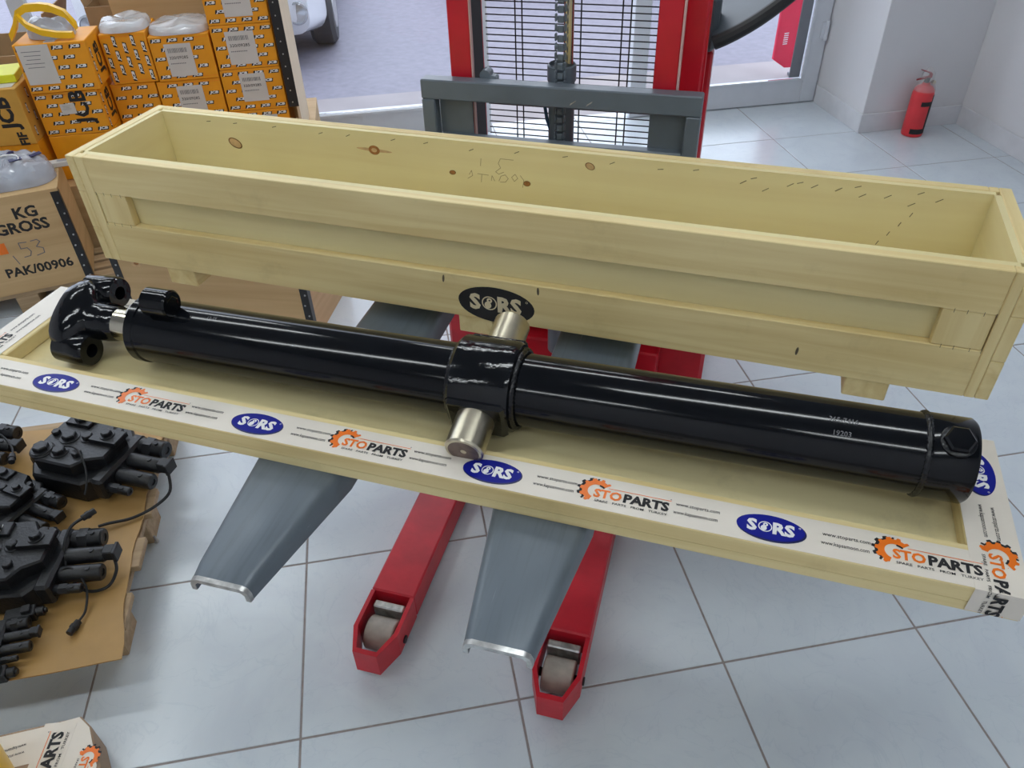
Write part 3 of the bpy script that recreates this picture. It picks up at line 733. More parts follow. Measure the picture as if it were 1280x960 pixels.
for st in ([(-.175, .205), (-.202, .207), (-.202, .182), (-.180, .182), (-.172, .165), (-.180, .148), (-.202, .146)],
           [(-.160, .206), (-.138, .208), (-.130, .198), (-.148, .180), (-.128, .170), (-.130, .150), (-.158, .144)], [(-.238, .160), (-.228, .122)]): stencil(lambda q: q.stroke(st, .0035, .0002, GRY, Mk))
stencil(lambda q: q.rect(-.262, .195, .03, .045, .0002, ORA, 0, Mk))
# second plywood box below the crate
a2 = math.atan2(1.069 - 1.285, .011 + .659); L2 = math.hypot(.67, .216)
pb2 = ply_box('plywood_box', 'tan plywood box on the floor below the long crate', (-.659 - .03 * math.cos(a2), 1.285 - .03 * math.sin(a2), 0), a2, L2 + .03, .40, .40)
p = Print(); p.ellipse(.10, .30, .022, .016, .0002, 2, .2, M=frontM(0, -.0003, 0)); p.ellipse(.10, .30, .010, .007, .0004, 0, .2, M=frontM(0, -.0003, 0)); p.build('knot', [M_knot, M_knotr, M_knotc], pb2, smooth=False, recalc=False)
# platform crate and the open-front crate standing on it
PLT = ply_box('plywood_box', 'wide plywood packing case under the yellow cartons', (-1.55, 1.885, 0), 0, 1.59, .865, .359, strips=False)
OC = thing('open_crate', 'open-front plywood crate with black edge strip holding yellow cartons', 'crate', (-.02, 2.09, .361))
MB().box(.020, .032, 0, .40, 0, .80, .001).build('side_panel', wood('crate_side_ply', (.74, .60, .42), (.66, .52, .36), 'z', .6), OC)
MB().box(-.72, .0195, .388, .40, 0, .80, .001).build('back_panel', M_crplx, OC)
st = MB().box(-.010, .0315, -.0018, -.0003, .18, .80).build('edge_strip', M_steelstrip, OC)
mb = MB()
for k in range(12): mb.cyl((.008, -.0018, .20 + k * .05), (.008, -.004, .20 + k * .05), .003, n=8)
mb.build('rivet', M_rivet, st)

# ---- yellow cartons
GJ = 'yellow cartons stacked behind the long crate'
def jcb(p, x, y, k, M, rot=0, z=.0003):
    c, s_ = math.cos(rot), math.sin(rot)
    k = k * 1.12; h, wd, sk = .0135 * k, .040 * k, .004 * k
    p.shape([(-wd / 2 - sk / 2, -h / 2), (wd / 2 - sk / 2, -h / 2), (wd / 2 + sk / 2, h / 2), (-wd / 2 + sk / 2, h / 2)], [(0, 1, 2, 3)], z, INK, x, y, rot, 1, M)
    p.text('JCB', .0128 * k, x, y, z + .0002, WHI, .05, rot, .2, width=.034 * k, M=M)
def carton(label, x0, x1, y, z0, z1, depth=.22, side=False, turned=False, lab=None, hidden=False, cat='carton', big=False, plain_front=False):
    t = thing('yellow_carton', label, cat, (x0, y, z0), 0, None); Wd, H = x1 - x0, z1 - z0
    e = .0006
    MB().box(e, Wd - e, 0, depth, e, H - e, .002).build('carton_body', M_jcb, t)
    MB().box(Wd / 2 - .02, Wd / 2 + .02, .01, depth - .01, H - .0005, H + .0002).build('sealing_tape', M_film, t)
    if hidden: return t
    p = Print(); Mf = frontM(0, -.0002, 0); rr = random.Random(int(x0 * 1000 + z0 * 77))
    if not turned:
        n = max(3, round(H / .036)); 
        for r_ in range(n):
            yy = H * (r_ + .5) / n; off = .032 if r_ % 2 else 0
            x = .03 + off
            while x < Wd - .02: jcb(p, x, yy, .95, Mf); x += .064
    else:
        n = max(3, round(Wd / .034))
        for c_ in range(n):
            xx = Wd * (c_ + .5) / n; y_ = .03 + (.026 if c_ % 2 else 0)
            while y_ < H - .02: jcb(p, xx, y_, .95, Mf, R(90)); y_ += .055
    for zz in (.012, H - .012): p.rect(Wd / 2, zz, Wd - .01, .0012, .0002, GRY if False else ORA, 0, Mf)
    if side:
        Ms = rightM(Wd + .0002, 0, 0)
        p.text('JCB', .075, depth * .5, H * .5, .0002, INK, .04, R(90), M=Ms)
        for q in range(3): jcb(p, .03, .03 + q * .05, .9, Ms, R(90))
    if big:
        p.rect(Wd * .62, H * .5, .055, H * .98, .0006, TAP, 0, Mf) if False else None
        p.text('JCB', .085, Wd - .075, H * .62, .0008, INK, .03, R(90), M=Mf)
    p.build('carton_print', PAL, t, smooth=False, recalc=False)
    if lab:
        lx, lz, lw, lh, kind = lab
        lb = MB().box(lx, lx + lw, -.0022, -.0010, lz, lz + lh).build('paper_label', M_paper, t)
        q = Print(); Ml = frontM(lx, -.0024, lz); rb_ = random.Random(5)
        if kind == 'bar':
            x = lw * .12
            while x < lw * .8: q.rect(x, lh * .80, .0016 + .001 * rb_.random(), lh * .14, .0002, GRY, 0, Ml); x += .004 + .0015 * rb_.random()
            q.text('320/09285', lh * .13, lw * .45, lh * .58, .0002, INK, .005, width=lw * .7, M=Ml)
            for k in range(9): q.rect(lw * (.12 + .065 * k), lh * .40, lw * .045, lh * .03, .0002, GRY, 0, Ml)
        else:
            for k in range(5): q.rect(lw * .42, lh * (.84 - .10 * k), lw * (.62 - .09 * (k % 3)), lh * .016, .0002, GRY, 0, Ml)
        q.build('label_print', PAL, lb, smooth=False, recalc=False)
    return t
ZL = .3610
# hidden lower layer first, then upward
carton('yellow carton at the bottom, beneath the carton with the small torn label', -.990, -.742, 1.955, ZL, .5465, hidden=True)
carton('yellow carton with small torn label and bold black lettering', -.990, -.742, 1.955, .547, .7198, side=True, big=True, lab=(.09, .085, .055, .04, 'txt'))
carton('yellow carton with large blank delivery note, under the yellow bag', -.985, -.722, 1.945, .721, .905, side=True, lab=(.012, .035, .115, .145, 'txt'))
carton('yellow carton at the bottom, below the unlabelled cartons', -.736, -.556, 2.105, ZL, .5345, hidden=True)
carton('plain yellow carton without label under the carton printed sideways', -.736, -.556, 2.105, .535, .6875)
carton('yellow carton printed with sideways lettering, clear film on top', -.715, -.536, 2.10, .688, .884, turned=True)
carton('yellow carton at the bottom, below the two narrow labelled cartons', -.552, -.294, 2.105, ZL, .5225, hidden=True)
carton('yellow barcoded carton directly below a film-topped carton', -.552, -.294, 2.105, .523, .6835, lab=(.075, .012, .105, .125, 'bar'))
carton('yellow barcoded carton topped with crumpled clear film', -.533, -.293, 2.10, .684, .862, lab=(.055, .018, .105, .128, 'bar'))
carton('yellow carton lowest in the tall stack beside the open crate side', -.290, -.037, 2.105, ZL, .5335, lab=(.10, .06, .10, .09, 'bar'))
carton('yellow barcoded carton second from the bottom beside the black edge strip', -.288, -.037, 2.105, .534, .7085, lab=(.075, .040, .105, .115, 'bar'))
carton('yellow barcoded carton third from the bottom with a curled label', -.286, -.038, 2.105, .709, .8835, lab=(.055, .020, .115, .130, 'bar'))
carton('yellow barcoded carton on top of the tall stack', -.286, -.038, 2.105, .884, 1.055, lab=(.075, .030, .11, .125, 'bar'))
# ochre carton beside the stack
carton('yellow carton at the bottom under the ochre carton with big sideways lettering', -1.290, -1.012, 1.895, ZL, .5465, hidden=True)
cz = thing('yellow_carton', 'ochre carton with big sideways black lettering beside the delivery note carton', 'carton', (-1.290, 1.890, .547))
MB().box(0, .278, 0, .22, 0, .218, .003).build('carton_body', [plain('ochre_carton', (.62, .33, .05), .55, noise=.15, nscale=5)], cz)
q = Print(); q.text('JCB', .078, .215, .125, .0003, INK, .045, R(90), M=frontM(0, -.0003, 0)); q.build('carton_print', PAL, cz, smooth=False, recalc=False)
q = Print(); q.text('FIF', .045, .235, .025, .0003, INK, .045, R(90), M=frontM(0, -.0003, 0)); q.build('carton_print', PAL, cz, smooth=False, recalc=False)
q = Print()
for k in range(4): jcb(q, .04 + .05 * (k % 2), .04 + .045 * k, .9, rightM(.2783, 0, 0), R(90))
q.build('carton_print', PAL, cz, smooth=False, recalc=False)
MB().box(.02, .26, .02, .20, .2183, .2195).build('paper_label', M_paper, cz)
# brown cartons further back
def brown(label, x0, x1, y0, y1, z0, z1, flaps, mat=M_kraft):
    t = thing('brown_carton', label, 'carton', (x0, y0, z0)); W_, D_, H_ = x1 - x0, y1 - y0, z1 - z0
    mb = MB(); mb.box(0, W_, 0, .006, 0, H_); mb.box(0, W_, D_ - .006, D_, 0, H_); mb.box(0, .006, .006, D_ - .006, 0, H_); mb.box(W_ - .006, W_, .006, D_ - .006, 0, H_); mb.box(.006, W_ - .006, .006, D_ - .006, 0, .006)
    mb.build('carton_body', mat, t)
    for ang, side in flaps:
        M = {'l': Matrix.Translation((.001, .01, H_)) @ Matrix.Rotation(R(-ang), 4, 'Y') @ Matrix.Rotation(R(0), 4, 'Z'),
             'r': Matrix.Translation((W_ - .001, .01, H_)) @ Matrix.Rotation(R(ang), 4, 'Y'),
             'f': Matrix.Translation((0, .002, H_)) @ Matrix.Rotation(R(ang), 4, 'X'), 'b': Matrix.Translation((0, D_ - .002, H_)) @ Matrix.Rotation(R(-ang), 4, 'X')}[side]
        if side in 'lr': MB().box(-.002, .002, 0, D_ - .02, .001, .16, 0, 0, M).build('flap', M_kraft, t)
        else: MB().box(.01, W_ - .01, -.002, .002, .001, .14, 0, 0, M).build('flap', M_kraft, t)
    return t
brown('open brown carton behind the film-topped yellow cartons', -.86, -.42, 2.52, 2.74, .361, .90, ((12, 'l'), (30, 'r'), (10, 'b')))
brown('open light brown carton behind the large delivery note carton', -1.45, -1.02, 2.30, 2.70, .361, .78, ((20, 'r'),))
tag(MB().tube([(-1.7, 2.76, .95), (-1.3, 2.78, .96), (-.86, 2.80, .975)], .010, 8).build('wooden_stick', M_pink), 'thin pinkish wooden stick lying over the brown cartons', 'stick')

# ---- crumpled film, bags
def crumple(name, mat, cx, cy, z0, a, b_, h, seed, n=22, m=10, rot=0, flat=.6, parent=None):
    rr = random.Random(seed); ph = [rr.uniform(0, 6.28) for _ in range(12)]
    vs, fs = [], []
    def nz(x, y, z): return (math.sin(9 * x + 5 * z + ph[0]) * math.sin(11 * y + ph[1]) + .6 * math.sin(23 * x + 17 * y + ph[2]) + .45 * math.sin(31 * y - 27 * x + 13 * z + ph[3]) + .3 * math.sin(53 * x + ph[4]) * math.sin(47 * y + ph[5]))
    for j in range(m + 1):
        ph_ = j / m * PI / 2
        for k in range(n):
            t = 2 * PI * k / n; c, s_ = math.cos(t), math.sin(t)
            sq = (abs(c) ** 3.2 + abs(s_) ** 3.2) ** (-1 / 3.2)
            rr_ = math.cos(ph_) ** flat * sq if j < m else 0
            x, y = a * c * rr_, b_ * s_ * rr_; z = h * math.sin(ph_)
            d = nz(x * 2.2, y * 2.2, z) * .13 * h + rr.uniform(-.04, .04) * h
            vs.append((x + .35 * d * c, y + .35 * d * s_, max(.001, z + (d if j else 0))))
    for j in range(m):
        for k in range(n): fs.append((j * n + k, j * n + (k + 1) % n, (j + 1) * n + (k + 1) % n, (j + 1) * n + k))
    fs.append(tuple(range(n))[::-1])
    return MB().add(vs, fs).build(name, mat, parent, (cx, cy, z0), rot, angle=25)
tag(crumple('film_wrap', M_film, -.6265, 2.205, .8845, .094, .112, .034, 1, 40, 12, 0, .18), 'crumpled clear film on the carton printed sideways', 'plastic film')
tag(crumple('film_wrap', M_film, -.413, 2.205, .8625, .122, .112, .034, 4, 40, 12, 0, .18), 'crumpled clear film on a barcoded carton', 'plastic film')
bagt = thing('plastic_bag', 'clear plastic bag of grey parts with dark blue print on plywood box', 'plastic bag', (-1.055, 1.670, .4925))
crumple('bag_film', M_bag, 0, 0, 0, .145, .110, .085, 8, 44, 14, R(12), .5, bagt)
for x, y, z, rx, rz in ((.045, -.03, .090, 12, 30), (-.05, -.045, .087, 12, 10), (.095, .035, .080, 12, 50), (.0, .035, .094, 5, 20)):
    MB().hull([(s1 * .022, s2 * .008, s3 * .0015) for s1 in (-1, 1) for s2 in (-1, 1) for s3 in (-1, 1)], 0, Matrix.Translation((x, y, z)) @ Matrix.Rotation(R(rz), 4, 'Z') @ Matrix.Rotation(R(rx), 4, 'X')).build('print_patch', M_navy, bagt)
MB().tube([(.012 + .045 * math.cos(t), -.03 + .038 * math.sin(t), .090 + .006 * math.sin(t)) for t in [k * .4 for k in range(11)]], .003, 6).build('seal_ring', M_white, bagt)
tag(crumple('paper_bag', plain('grey_bag', (.45, .46, .49), .5, bump=.4, bscale=20), -1.265, 1.545, .4925, .05, .045, .03, 12, rot=.25), 'flat grey bag beside the clear plastic bag', 'bag')
lb = tag(MB().box(-.045, .045, -.018, .018, 0, .020, .002).build('label_box', M_paper, None, (-.925, 1.775, .4925), R(12)), 'small white box with a printed code on plywood box', 'box')
p = Print()
for q in range(5): p.rect(.02, -.010 + q * .005, .035, .0022, .0002, GRY, 0, frontM(0, -.0185, .010) if False else Matrix.Translation((0, 0, .0203)))
p.build('label_print', PAL, lb, smooth=False, recalc=False)
yb = thing('yellow_bag', 'clear bag with yellow edges holding a grey part on a yellow carton', 'bag', (-.87, 2.05, .9055))
crumple('bag_film', M_bag, .01, 0, 0, .085, .06, .075, 21, 26, 10, 0, .8, yb)
def ribbon(pts, wd, name, mat, par):
    vs, fs = [], []
    for x, y, z in pts: vs += [(x, y - .002, z), (x + .003, y + wd / 2, z + .003), (x + .003, y + wd / 2, z + .6 * wd), (x, y - .002, z + .6 * wd)]
    n = len(pts)
    for k in range(n - 1):
        for q in range(4): fs.append((4 * k + q, 4 * k + (q + 1) % 4, 4 * k + 4 + (q + 1) % 4, 4 * k + 4 + q))
    fs += [(0, 1, 2, 3), (4 * n - 4, 4 * n - 3, 4 * n - 2, 4 * n - 1)]
    return MB().add(vs, fs).build(name, mat, par)
ribbon([(-.125, -.06, .001), (-.10, -.05, .035), (-.075, -.05, .08), (-.04, -.05, .098), (.01, -.045, .098), (.045, -.04, .09), (.085, -.03, .065), (.11, -.03, .02)], .045, 'yellow_edge', M_yel, yb)
ribbon([(-.07, -.07, .075), (-.045, -.08, .045), (.0, -.088, .022), (.05, -.088, .010), (.105, -.08, .003)], .036, 'yellow_edge', M_yel, yb)
tag(MB().box(-.12, .12, -.08, .08, 0, .03, .002).build('yellow_folder', M_neon, None, (-1.15, 2.03, .7672), R(6)), 'neon yellow folder lying on the ochre carton', 'folder')

# ================================================================== PALLET WITH VALVES
VP = thing('pallet', 'wooden pallet with a cardboard sheet under the black valves', 'pallet', (-1.376, -.225, 0), 0)
for k, y in enumerate((.02, .20, .38, .56, .74)): MB().box(0, .975, y, y + .10, .098, .118, .002).build('deck_board', M_pal, VP)
for x in (.0, .44, .86): MB().box(x, x + .09, .02, .84, .078, .0975, .002).build('deck_stringer', M_pal, VP)
for x in (.0, .44, .86):
    for y in (.02, .38, .74): MB().box(x, x + .09, y, y + .10, 0, .0775, .003).build('block', M_pal, VP)
def sheet():
    nx, ny = 22, 22; vs, fs = [], []; rr = random.Random(9)
    for s in (0, 1):
        for j in range(ny + 1):
            for i in range(nx + 1):
                x = -1.33 + .945 * i / nx; y = -.305 + .885 * j / ny
                x -= (.036 * min(1, j / 6) - .004 * math.sin(j * 1.3)) * (i / nx) ** 4
                z = .1192 + .002 * (1 + math.sin(i * .9 + j * .5)) * (.4 + .6 * (i / nx)) + (.0035 if s else 0)
                if j == 0: pass
                vs.append((x, y - (.004 * math.sin(i * .5)), z))
    q = (nx + 1) * (ny + 1)
    for j in range(ny):
        for i in range(nx):
            a = j * (nx + 1) + i; fs += [(a, a + nx + 1, a + nx + 2, a + 1), (q + a, q + a + 1, q + a + nx + 2, q + a + nx + 1)]
    def edge(ids):
        for a, b_ in zip(ids, ids[1:]): fs.append((a, b_, q + b_, q + a))
    edge([i for i in range(nx + 1)]); edge([ny * (nx + 1) + i for i in range(nx + 1)]); edge([j * (nx + 1) for j in range(ny + 1)]); edge([j * (nx + 1) + nx for j in range(ny + 1)])
    return MB().add(vs, fs)
tag(sheet().build('cardboard_sheet', M_sheet), 'worn brown cardboard sheet lying on the pallet under the valves', 'cardboard')
ZS = .1285
def hexplug(par, x, y, z, r, h=.014, washer=True, rot=0, mat=M_valve):
    mb = MB()
    if washer: mb.cyl((x, y, z), (x, y, z + .004), r * 1.4, n=20, b=.001)
    M = Matrix.Translation((x, y, z + (.004 if washer else 0))) @ Matrix.Rotation(rot, 4, 'Z')
    mb.lathe([(r, 0), (r, h * .8), (r * .85, h), (0, h)], (0, 0, 0), (0, 0, 1), 6, 0, M)
    return mb.build('plug', mat, par, angle=25)
def slab(mb, poly, z0, z1, c=.006):
    cx = sum(p[0] for p in poly) / len(poly); cy = sum(p[1] for p in poly) / len(poly)
    def sh(k, z): return [(cx + (x - cx) * k, cy + (y - cy) * k, z) for x, y in poly]
    mb.loft([sh(.97, z0), sh(1, z0 + c), sh(1, z1 - c), sh(.955, z1)])
def solenoid(par, x, y, z, r, L, conn=False, hexn=False):
    """tube pointing +x"""
    s = MB().lathe([(r * .8, 0), (r, .006), (r, L - .004), (r * .88, L), (r * .45, L), (r * .45, L - .003), (0, L - .003)], (x, y, z), X, 24).build('solenoid', M_valve, par)
    if hexn: MB().lathe([(r * 1.15, L * .25), (r * 1.15, L * .55)], (x, y, z), X, 6).build('hex_nut', M_valve, s)
    MB().cyl((x + L * .72, y - r * .2, z + r * .8), (x + L * .72, y - r * .2, z + r * 1.12), .006, n=10).build('screw', M_valve2, s)
    if conn: MB().box(x + L - .002, x + L + .035, y - r * .75, y + r * .75, z - r * .5, z + r * 1.0, .003).box(x + L + .026, x + L + .036, y - r * .95, y + r * .95, z - r * .6, z + r * 1.1, .002).build('connector', M_valve2, s)
    return s
def valve(label, loc, rz, k, variant=0):
    t = thing('hydraulic_valve', label, 'valve', loc, rz); t.scale = (k, k, k)
    mb = MB()
    slab(mb, [(-.13, -.08), (-.10, -.115), (.06, -.115), (.09, -.085), (.09, .09), (.06, .12), (-.08, .12), (-.13, .07)], .0, .075)
    slab(mb, [(-.12, -.06), (-.09, -.095), (.03, -.095), (.055, -.06), (.10, -.04), (.10, .05), (.05, .07), (.03, .105), (-.07, .105), (-.12, .06)], .074, .118)
    slab(mb, [(.02, .0), (.11, .0), (.11, .055), (.02, .055)], .115, .132, .003); slab(mb, [(-.10, .05), (-.02, .05), (-.02, .095), (-.10, .095)], .115, .128, .003)
    mb.box(.085, .125, -.105, .10, .012, .085, .008); mb.cyl((-.09, -.06, .1), (-.09, -.06, .123), .034, n=24, b=.003)
    mb.box(-.165, -.125, -.06, .05, .015, .075, .008)
    mb.build('valve_body', M_valve, t, angle=30)
    for q, (x, y, z, r) in enumerate(((-.09, -.06, .122, .016), (-.035, -.055, .117, .013), (.02, -.05, .117, .010), (-.05, .005, .117, .015), (.005, .015, .117, .011), (-.06, .072, .127, .013), (.055, .075, .092, .011), (.065, .028, .131, .011), (-.10, .01, .117, .009))): hexplug(t, x, y, z, r * 1.35, .013, q % 3 != 2, q)
    solenoid(t, .12, .075, .062, .026, .085, False, True); solenoid(t, .12, .018, .058, .022, .105, True); solenoid(t, .12, -.035, .048, .023, .112); solenoid(t, .12, -.085, .050, .013, .075, False, True)
    solenoid(t, .06, -.10, .035, .018, .10, False, True) if variant == 1 else None
    if variant == 2: MB().box(-.10, -.045, .045, .085, .1282, .1296).build('label_plate', M_white, t)
    return t
va = valve('largest black valve with square connector, nearest the lid rim', (-.580, .350, ZS), R(-26), .98)
vc = valve('black valve with white label plate on the cardboard sheet', (-.668, -.020, ZS), R(-6), .92, 2)
vb = valve('small black valve between the two larger valves', (-.775, .225, ZS), R(-33), .72, 1)
vd = valve('black valve with a rectangular coil beside the cardboard front edge', (-.715, -.232, ZS), R(2), .56)
ve = valve('black valve with a bright fitting at the back of the pallet', (-1.010, .505, ZS), R(-20), .85, 1)
MB().lathe([(.010, 0), (.018, .01), (.018, .03), (.012, .034), (0, .034)], (.06, -.02, .13), (0, 0, 1), 16).build('bright_fitting', M_zinc, ve)
# long coil blocks in front of valves
def coil(par, x, y, z, rz):
    M = Matrix.Translation((x, y, z)) @ Matrix.Rotation(rz, 4, 'Z')
    c = MB().box(0, .12, -.028, .028, 0, .05, .004, 0, M).build('coil', M_valve, par)
    MB().cyl((.118, 0, .025), (.15, 0, .025), .021, n=20, b=.003, M=M).cyl((.149, 0, .025), (.158, 0, .025), .011, n=16, M=M).build('coil_nut', M_valve, c)
    MB().box(.07, .105, -.018, .018, .0502, .066, .002, 0, M).build('coil_plug', M_valve2, c)
coil(vd, .04, -.13, -.0, R(0))
coil(vd, .10, .12, .03, R(4))
# cables
def cable(par, pts, r, name='cable', mat=M_dark, end=True):
    inv = (Matrix.Translation(par.location) @ Matrix.Rotation(par.rotation_euler.z, 4, 'Z') @ Matrix.Scale(par.scale.x, 4)).inverted()
    P = [Vector(p) for p in pts]; out = []
    for i in range(len(P) - 1):
        p0, p1, p2, p3 = P[max(i - 1, 0)], P[i], P[i + 1], P[min(i + 2, len(P) - 1)]
        for q in range(6):
            u = q / 6; out.append(.5 * ((2 * p1) + (p2 - p0) * u + (2 * p0 - 5 * p1 + 4 * p2 - p3) * u * u + (3 * p1 - p0 - 3 * p2 + p3) * u ** 3))
    out.append(P[-1])
    c = MB().tube([inv @ p for p in out], r / par.scale.x, 8).build(name, mat, par)
    if end:
        d = (out[-1] - out[-4]).normalized(); a_ = inv @ out[-1]; b_ = inv @ (out[-1] + d * .035)
        MB().cyl(a_, b_, .0085 / par.scale.x, n=10, b=.001).cyl(inv @ (out[-1] + d * .012), inv @ (out[-1] + d * .02), .0105 / par.scale.x, n=10).build('plug_connector', M_valve2, c)
cable(va, [(-.350, .238, .185), (-.350, .200, .150), (-.385, .165, .137), (-.44, .135, .134), (-.50, .125, .136), (-.525, .118, .137)], .0042, end=False)
cable(vc, [(-.440, -.035, .180), (-.436, -.060, .155), (-.455, -.095, .139), (-.505, -.098, .140), (-.545, -.06, .165), (-.555, -.005, .205), (-.548, .045, .220), (-.525, .07, .222)], .0040)
cable(vd, [(-.575, -.075, .185), (-.53, -.065, .195), (-.495, -.105, .165), (-.492, -.155, .140), (-.502, -.185, .137)], .0028)
cable(va, [(-.625, .33, .255), (-.58, .30, .262), (-.555, .25, .235), (-.55, .205, .21), (-.555, .185, .195)], .0028, end=False)
cable(ve, [(-.845, .445, .25), (-.81, .415, .245), (-.78, .375, .235), (-.77, .345, .235)], .0028)

# ================================================================== FRONT LEFT PARCEL, BUCKET, BOLT
pcx = thing('taped_parcel', 'brown carton parcel wrapped in printed tape on the floor', 'parcel', (-.565, -.575, 0), R(4))
poly = [(-.22, -.26), (.175, -.26), (.178, .03), (.145, .125), (.12, .155), (-.22, .155)]
mb = MB(); slab(mb, poly, 0, .10, .004); mb.build('carton_body', plain('parcel_carton', (.34, .23, .14), .65, noise=.15, nscale=8), pcx)
def ptape(mb, fns):
    t_ = mb.build('tape', M_tape, pcx)
    for fn in fns:
        q = Print(); fn(q); q.build('tape_print', PAL, t_, smooth=False, recalc=False)
ptape(MB().box(-.21, .10, .070, .148, .1001, .1006), [lambda q: urls(q, 0, 0, 1.0, Matrix.Translation((-.015, .105, .1006)) @ Matrix.Rotation(R(186), 4, 'Z'))])
ptape(MB().prism([(.080, .150), (.118, .152), (.143, .122), (.172, .03), (.172, -.20), (.125, -.20), (.120, .0), (.085, .07)], .1007, .1012), [lambda q: sto_logo(q, 0, 0, .95, Matrix.Translation((.138, .010, .1013)) @ Matrix.Rotation(R(-104), 4, 'Z'))])
M79 = Matrix.Translation((.066, .045, 0)) @ Matrix.Rotation(R(80), 4, 'Z')
ptape(MB().box(-.30, .105, -.033, .036, .1013, .1018, 0, 0, M79), [lambda q: sto_logo(q, -.01, 0, 1.35, M79 @ Matrix.Translation((0, 0, .1019)))])
bk = thing('yellow_bucket', 'yellow plastic bucket standing on the taped parcel', 'bucket', (-.634, -.598, .1025))
MB().lathe([(.105, 0), (.112, .004), (.130, .19), (.138, .192), (.138, .215), (.133, .217), (.127, .19), (.108, .010), (0, .008)], (0, 0, 0), (0, 0, 1), 48).build('bucket_body', M_yel, bk)
MB().tube([(.137 * math.cos(t), .137 * math.sin(t), .19 - .03 * math.sin(t)) for t in [PI + k * PI / 16 for k in range(17)]], .003, 6).build('bail', M_worn, bk)
bo = thing('loose_bolt', 'small loose steel bolt standing on the floor tile', 'bolt', (-.423, .160, 0))
MB().lathe([(.0075, 0), (.0075, .006), (.0065, .007), (0, .007)], (0, 0, 0), (0, 0, 1), 6).build('bolt_head', M_worn, bo); MB().cyl((0, 0, .007), (0, 0, .024), .0035, n=10).build('bolt_shank', M_worn, bo)
rr = random.Random(2)

# ================================================================== FIRE EXTINGUISHER
EX = thing('fire_extinguisher', 'small red fire extinguisher standing in the corner by the wall pier', 'fire extinguisher', (3.262, 2.385, 0), R(-15))
MB().lathe([(.046, .0), (.054, .004), (.056, .012), (.056, .225), (.052, .248), (.040, .264), (.022, .273), (.018, .285), (0, .285)], (0, 0, 0), (0, 0, 1), 32).build('tank', M_ext, EX)
def band(a0, a1, z0, z1, mat, name, r=.0566):
    vs, fs = [], []; n = 14
    for k in range(n + 1):
        a_ = R(a0 + (a1 - a0) * k / n)
        for rr_, z in ((r, z0), (r, z1), (r - .001, z1), (r - .001, z0)): vs.append((rr_ * math.cos(a_), rr_ * math.sin(a_), z))
    for k in range(n):
        for q in range(4): fs.append((4 * k + q, 4 * k + (q + 1) % 4, 4 * k + 4 + (q + 1) % 4, 4 * k + 4 + q))
    fs += [(0, 1, 2, 3), (4 * n, 4 * n + 1, 4 * n + 2, 4 * n + 3)]
    MB().add(vs, fs).build(name, mat, EX)
band(255, 345, .172, .196, M_ink, 'label_band'); band(235, 345, .020, .048, M_ink, 'label_band'); band(308, 335, .0485, .1715, M_ink, 'label_band', .0568); band(316, 335, .1965, .228, M_ink, 'label_band', .0568)
MB().cyl((0, 0, .284), (0, 0, .312), .014, n=16, b=.002).build('valve', M_dark, EX)
mb = MB(); mb.hull([(-.055, -.007, .300), (-.055, .007, .300), (.012, -.009, .322), (.012, .009, .322), (.012, -.009, .310), (.012, .009, .310), (-.055, 0, .294)]); mb.hull([(-.045, -.007, .352), (-.045, .007, .352), (.016, -.009, .328), (.016, .009, .328), (.010, -.008, .338), (.010, .008, .338), (-.045, 0, .348)]); mb.box(.004, .018, -.010, .010, .310, .333, .003)
mb.build('handle', plain('dark_red_handle', (.30, .01, .02), .4), EX)
MB().lathe([(.056, .245), (.050, .268), (.036, .30), (.030, .335), (.012, .362), (0, .364)], (0, 0, 0), (0, 0, 1), 18).build('bag_film', film('thin_film', (.8, .78, .78), .22, bump=.8), EX)
MB().cyl((.028, -.0005, .288), (.034, -.016, .290), .010, n=12).build('gauge', M_zinc, EX)

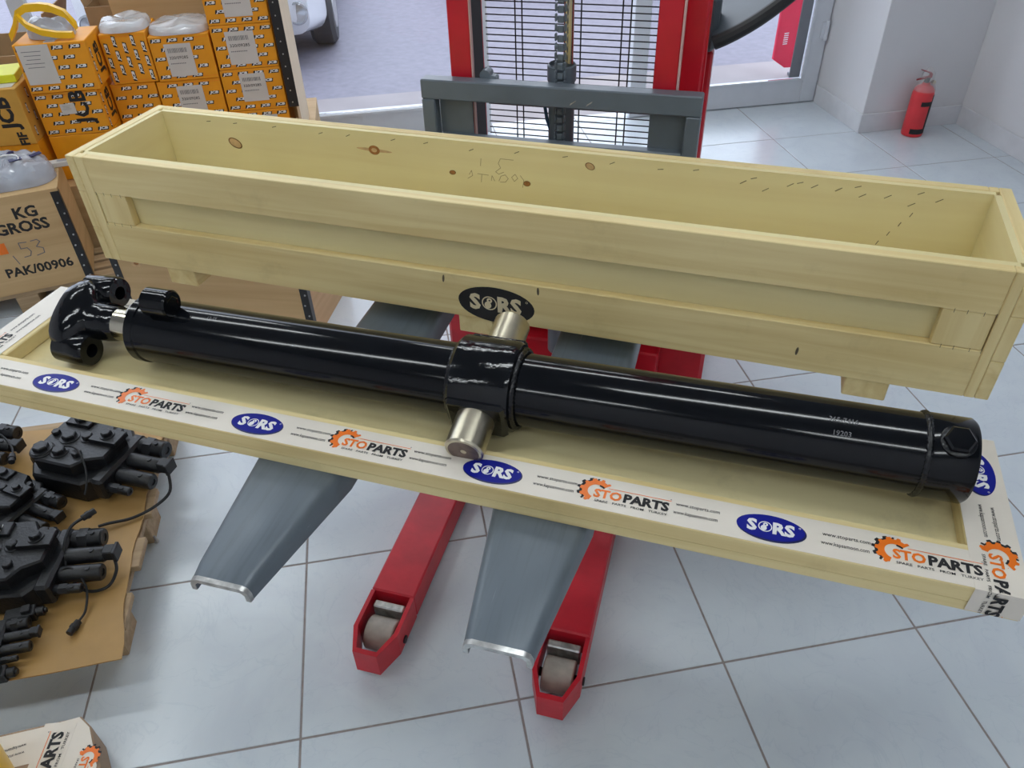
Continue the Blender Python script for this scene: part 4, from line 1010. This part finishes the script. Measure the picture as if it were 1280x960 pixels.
# ================================================================== OUTSIDE
def car(label, loc, rz, paint):
    t = thing('parked_car', label, 'car', loc, rz)
    def sec(x, w_, z0, z1, r=.10, n=6):
        pts = []
        for cx_, cz_, a0 in ((w_ - r, z1 - r, 0), (-w_ + r, z1 - r, 90), (-w_ + r, z0 + r, 180), (w_ - r, z0 + r, 270)):
            for k in range(n): a_ = R(a0 + 90 * k / (n - 1)); pts.append((x, cx_ + r * math.cos(a_), cz_ + r * math.sin(a_)))
        return pts
    mb = MB(); mb.loft([sec(-2.05, .62, .32, .72), sec(-1.98, .76, .24, .84), sec(-1.7, .85, .20, .92), sec(-.6, .88, .18, .98), sec(1.0, .88, .18, 1.0), sec(1.85, .85, .2, .98), sec(2.05, .76, .26, .92), sec(2.12, .60, .34, .8)])
    mb.build('body', paint, t)
    mb = MB(); mb.loft([sec(-.75, .76, .94, 1.0, .02), sec(-.05, .68, .96, 1.42, .1), sec(1.2, .68, .96, 1.44, .1), sec(1.85, .74, .94, 1.02, .02)]); mb.build('cabin', M_cglass, t)
    MB().loft([sec(-.02, .66, 1.40, 1.445, .02), sec(.6, .67, 1.42, 1.475, .02), sec(1.22, .66, 1.42, 1.46, .02)]).build('roof', paint, t)
    for x in (-1.30, 1.28):
        for s in (-1, 1):
            wh = MB().cyl((x, s * .70, .30), (x, s * .89, .30), .30, n=28, b=.03).build('wheel', M_tyre, t)
            MB().cyl((x, s * .885, .30), (x, s * .895, .30), .19, n=20, b=.004).build('hub', M_worn, wh)
    for s in (-1, 1):
        MB().hull([(-1.99 + a_ * .3, s * (.52 + b_ * .24), .66 + c_ * .12) for a_ in (0, 1) for b_ in (0, 1) for c_ in (0, 1)]).build('headlight', M_lampglass, t)
        fo = MB().lathe([(.075, 0), (.075, .03), (.062, .034), (.058, .022), (0, .026)], (-1.995, s * .685, .385), (-1, 0, 0), 24).build('fog_lamp', M_lampglass, t)
    MB().box(-2.075, -2.03, -.4, .4, .40, .48, .01).build('grille', M_dark, t)
    return t
car('white parked car outside the shop window', (-.735, 6.55, -.02), R(88), M_carw)
car('dark parked car across the road outside', (3.15, 7.85, -.02), R(3), M_card)
bn = thing('red_banner', 'tall red advertising board standing outside behind the glass door', 'sign', (2.985, 3.50, -.012), R(-4))
MB().prism([(-.055, .125), (.03, .07), (.10, .07), (.10, 1.9), (-.055, 1.9)], -.012, .012, 'xz').build('board', M_banner, bn)
MB().box(.10, .14, -.02, .02, 0, 1.95, .003).box(.09, .16, -.06, .06, 0, .02, .003).build('stand_post', M_gasket, bn)
p = Print()
for k in range(6): p.rect(.005, .22 + .013 * k, .03, .006, 0, 0, .1, frontM(0, -.0125, 0))
p.build('white_print', M_white, bn, smooth=False, recalc=False)
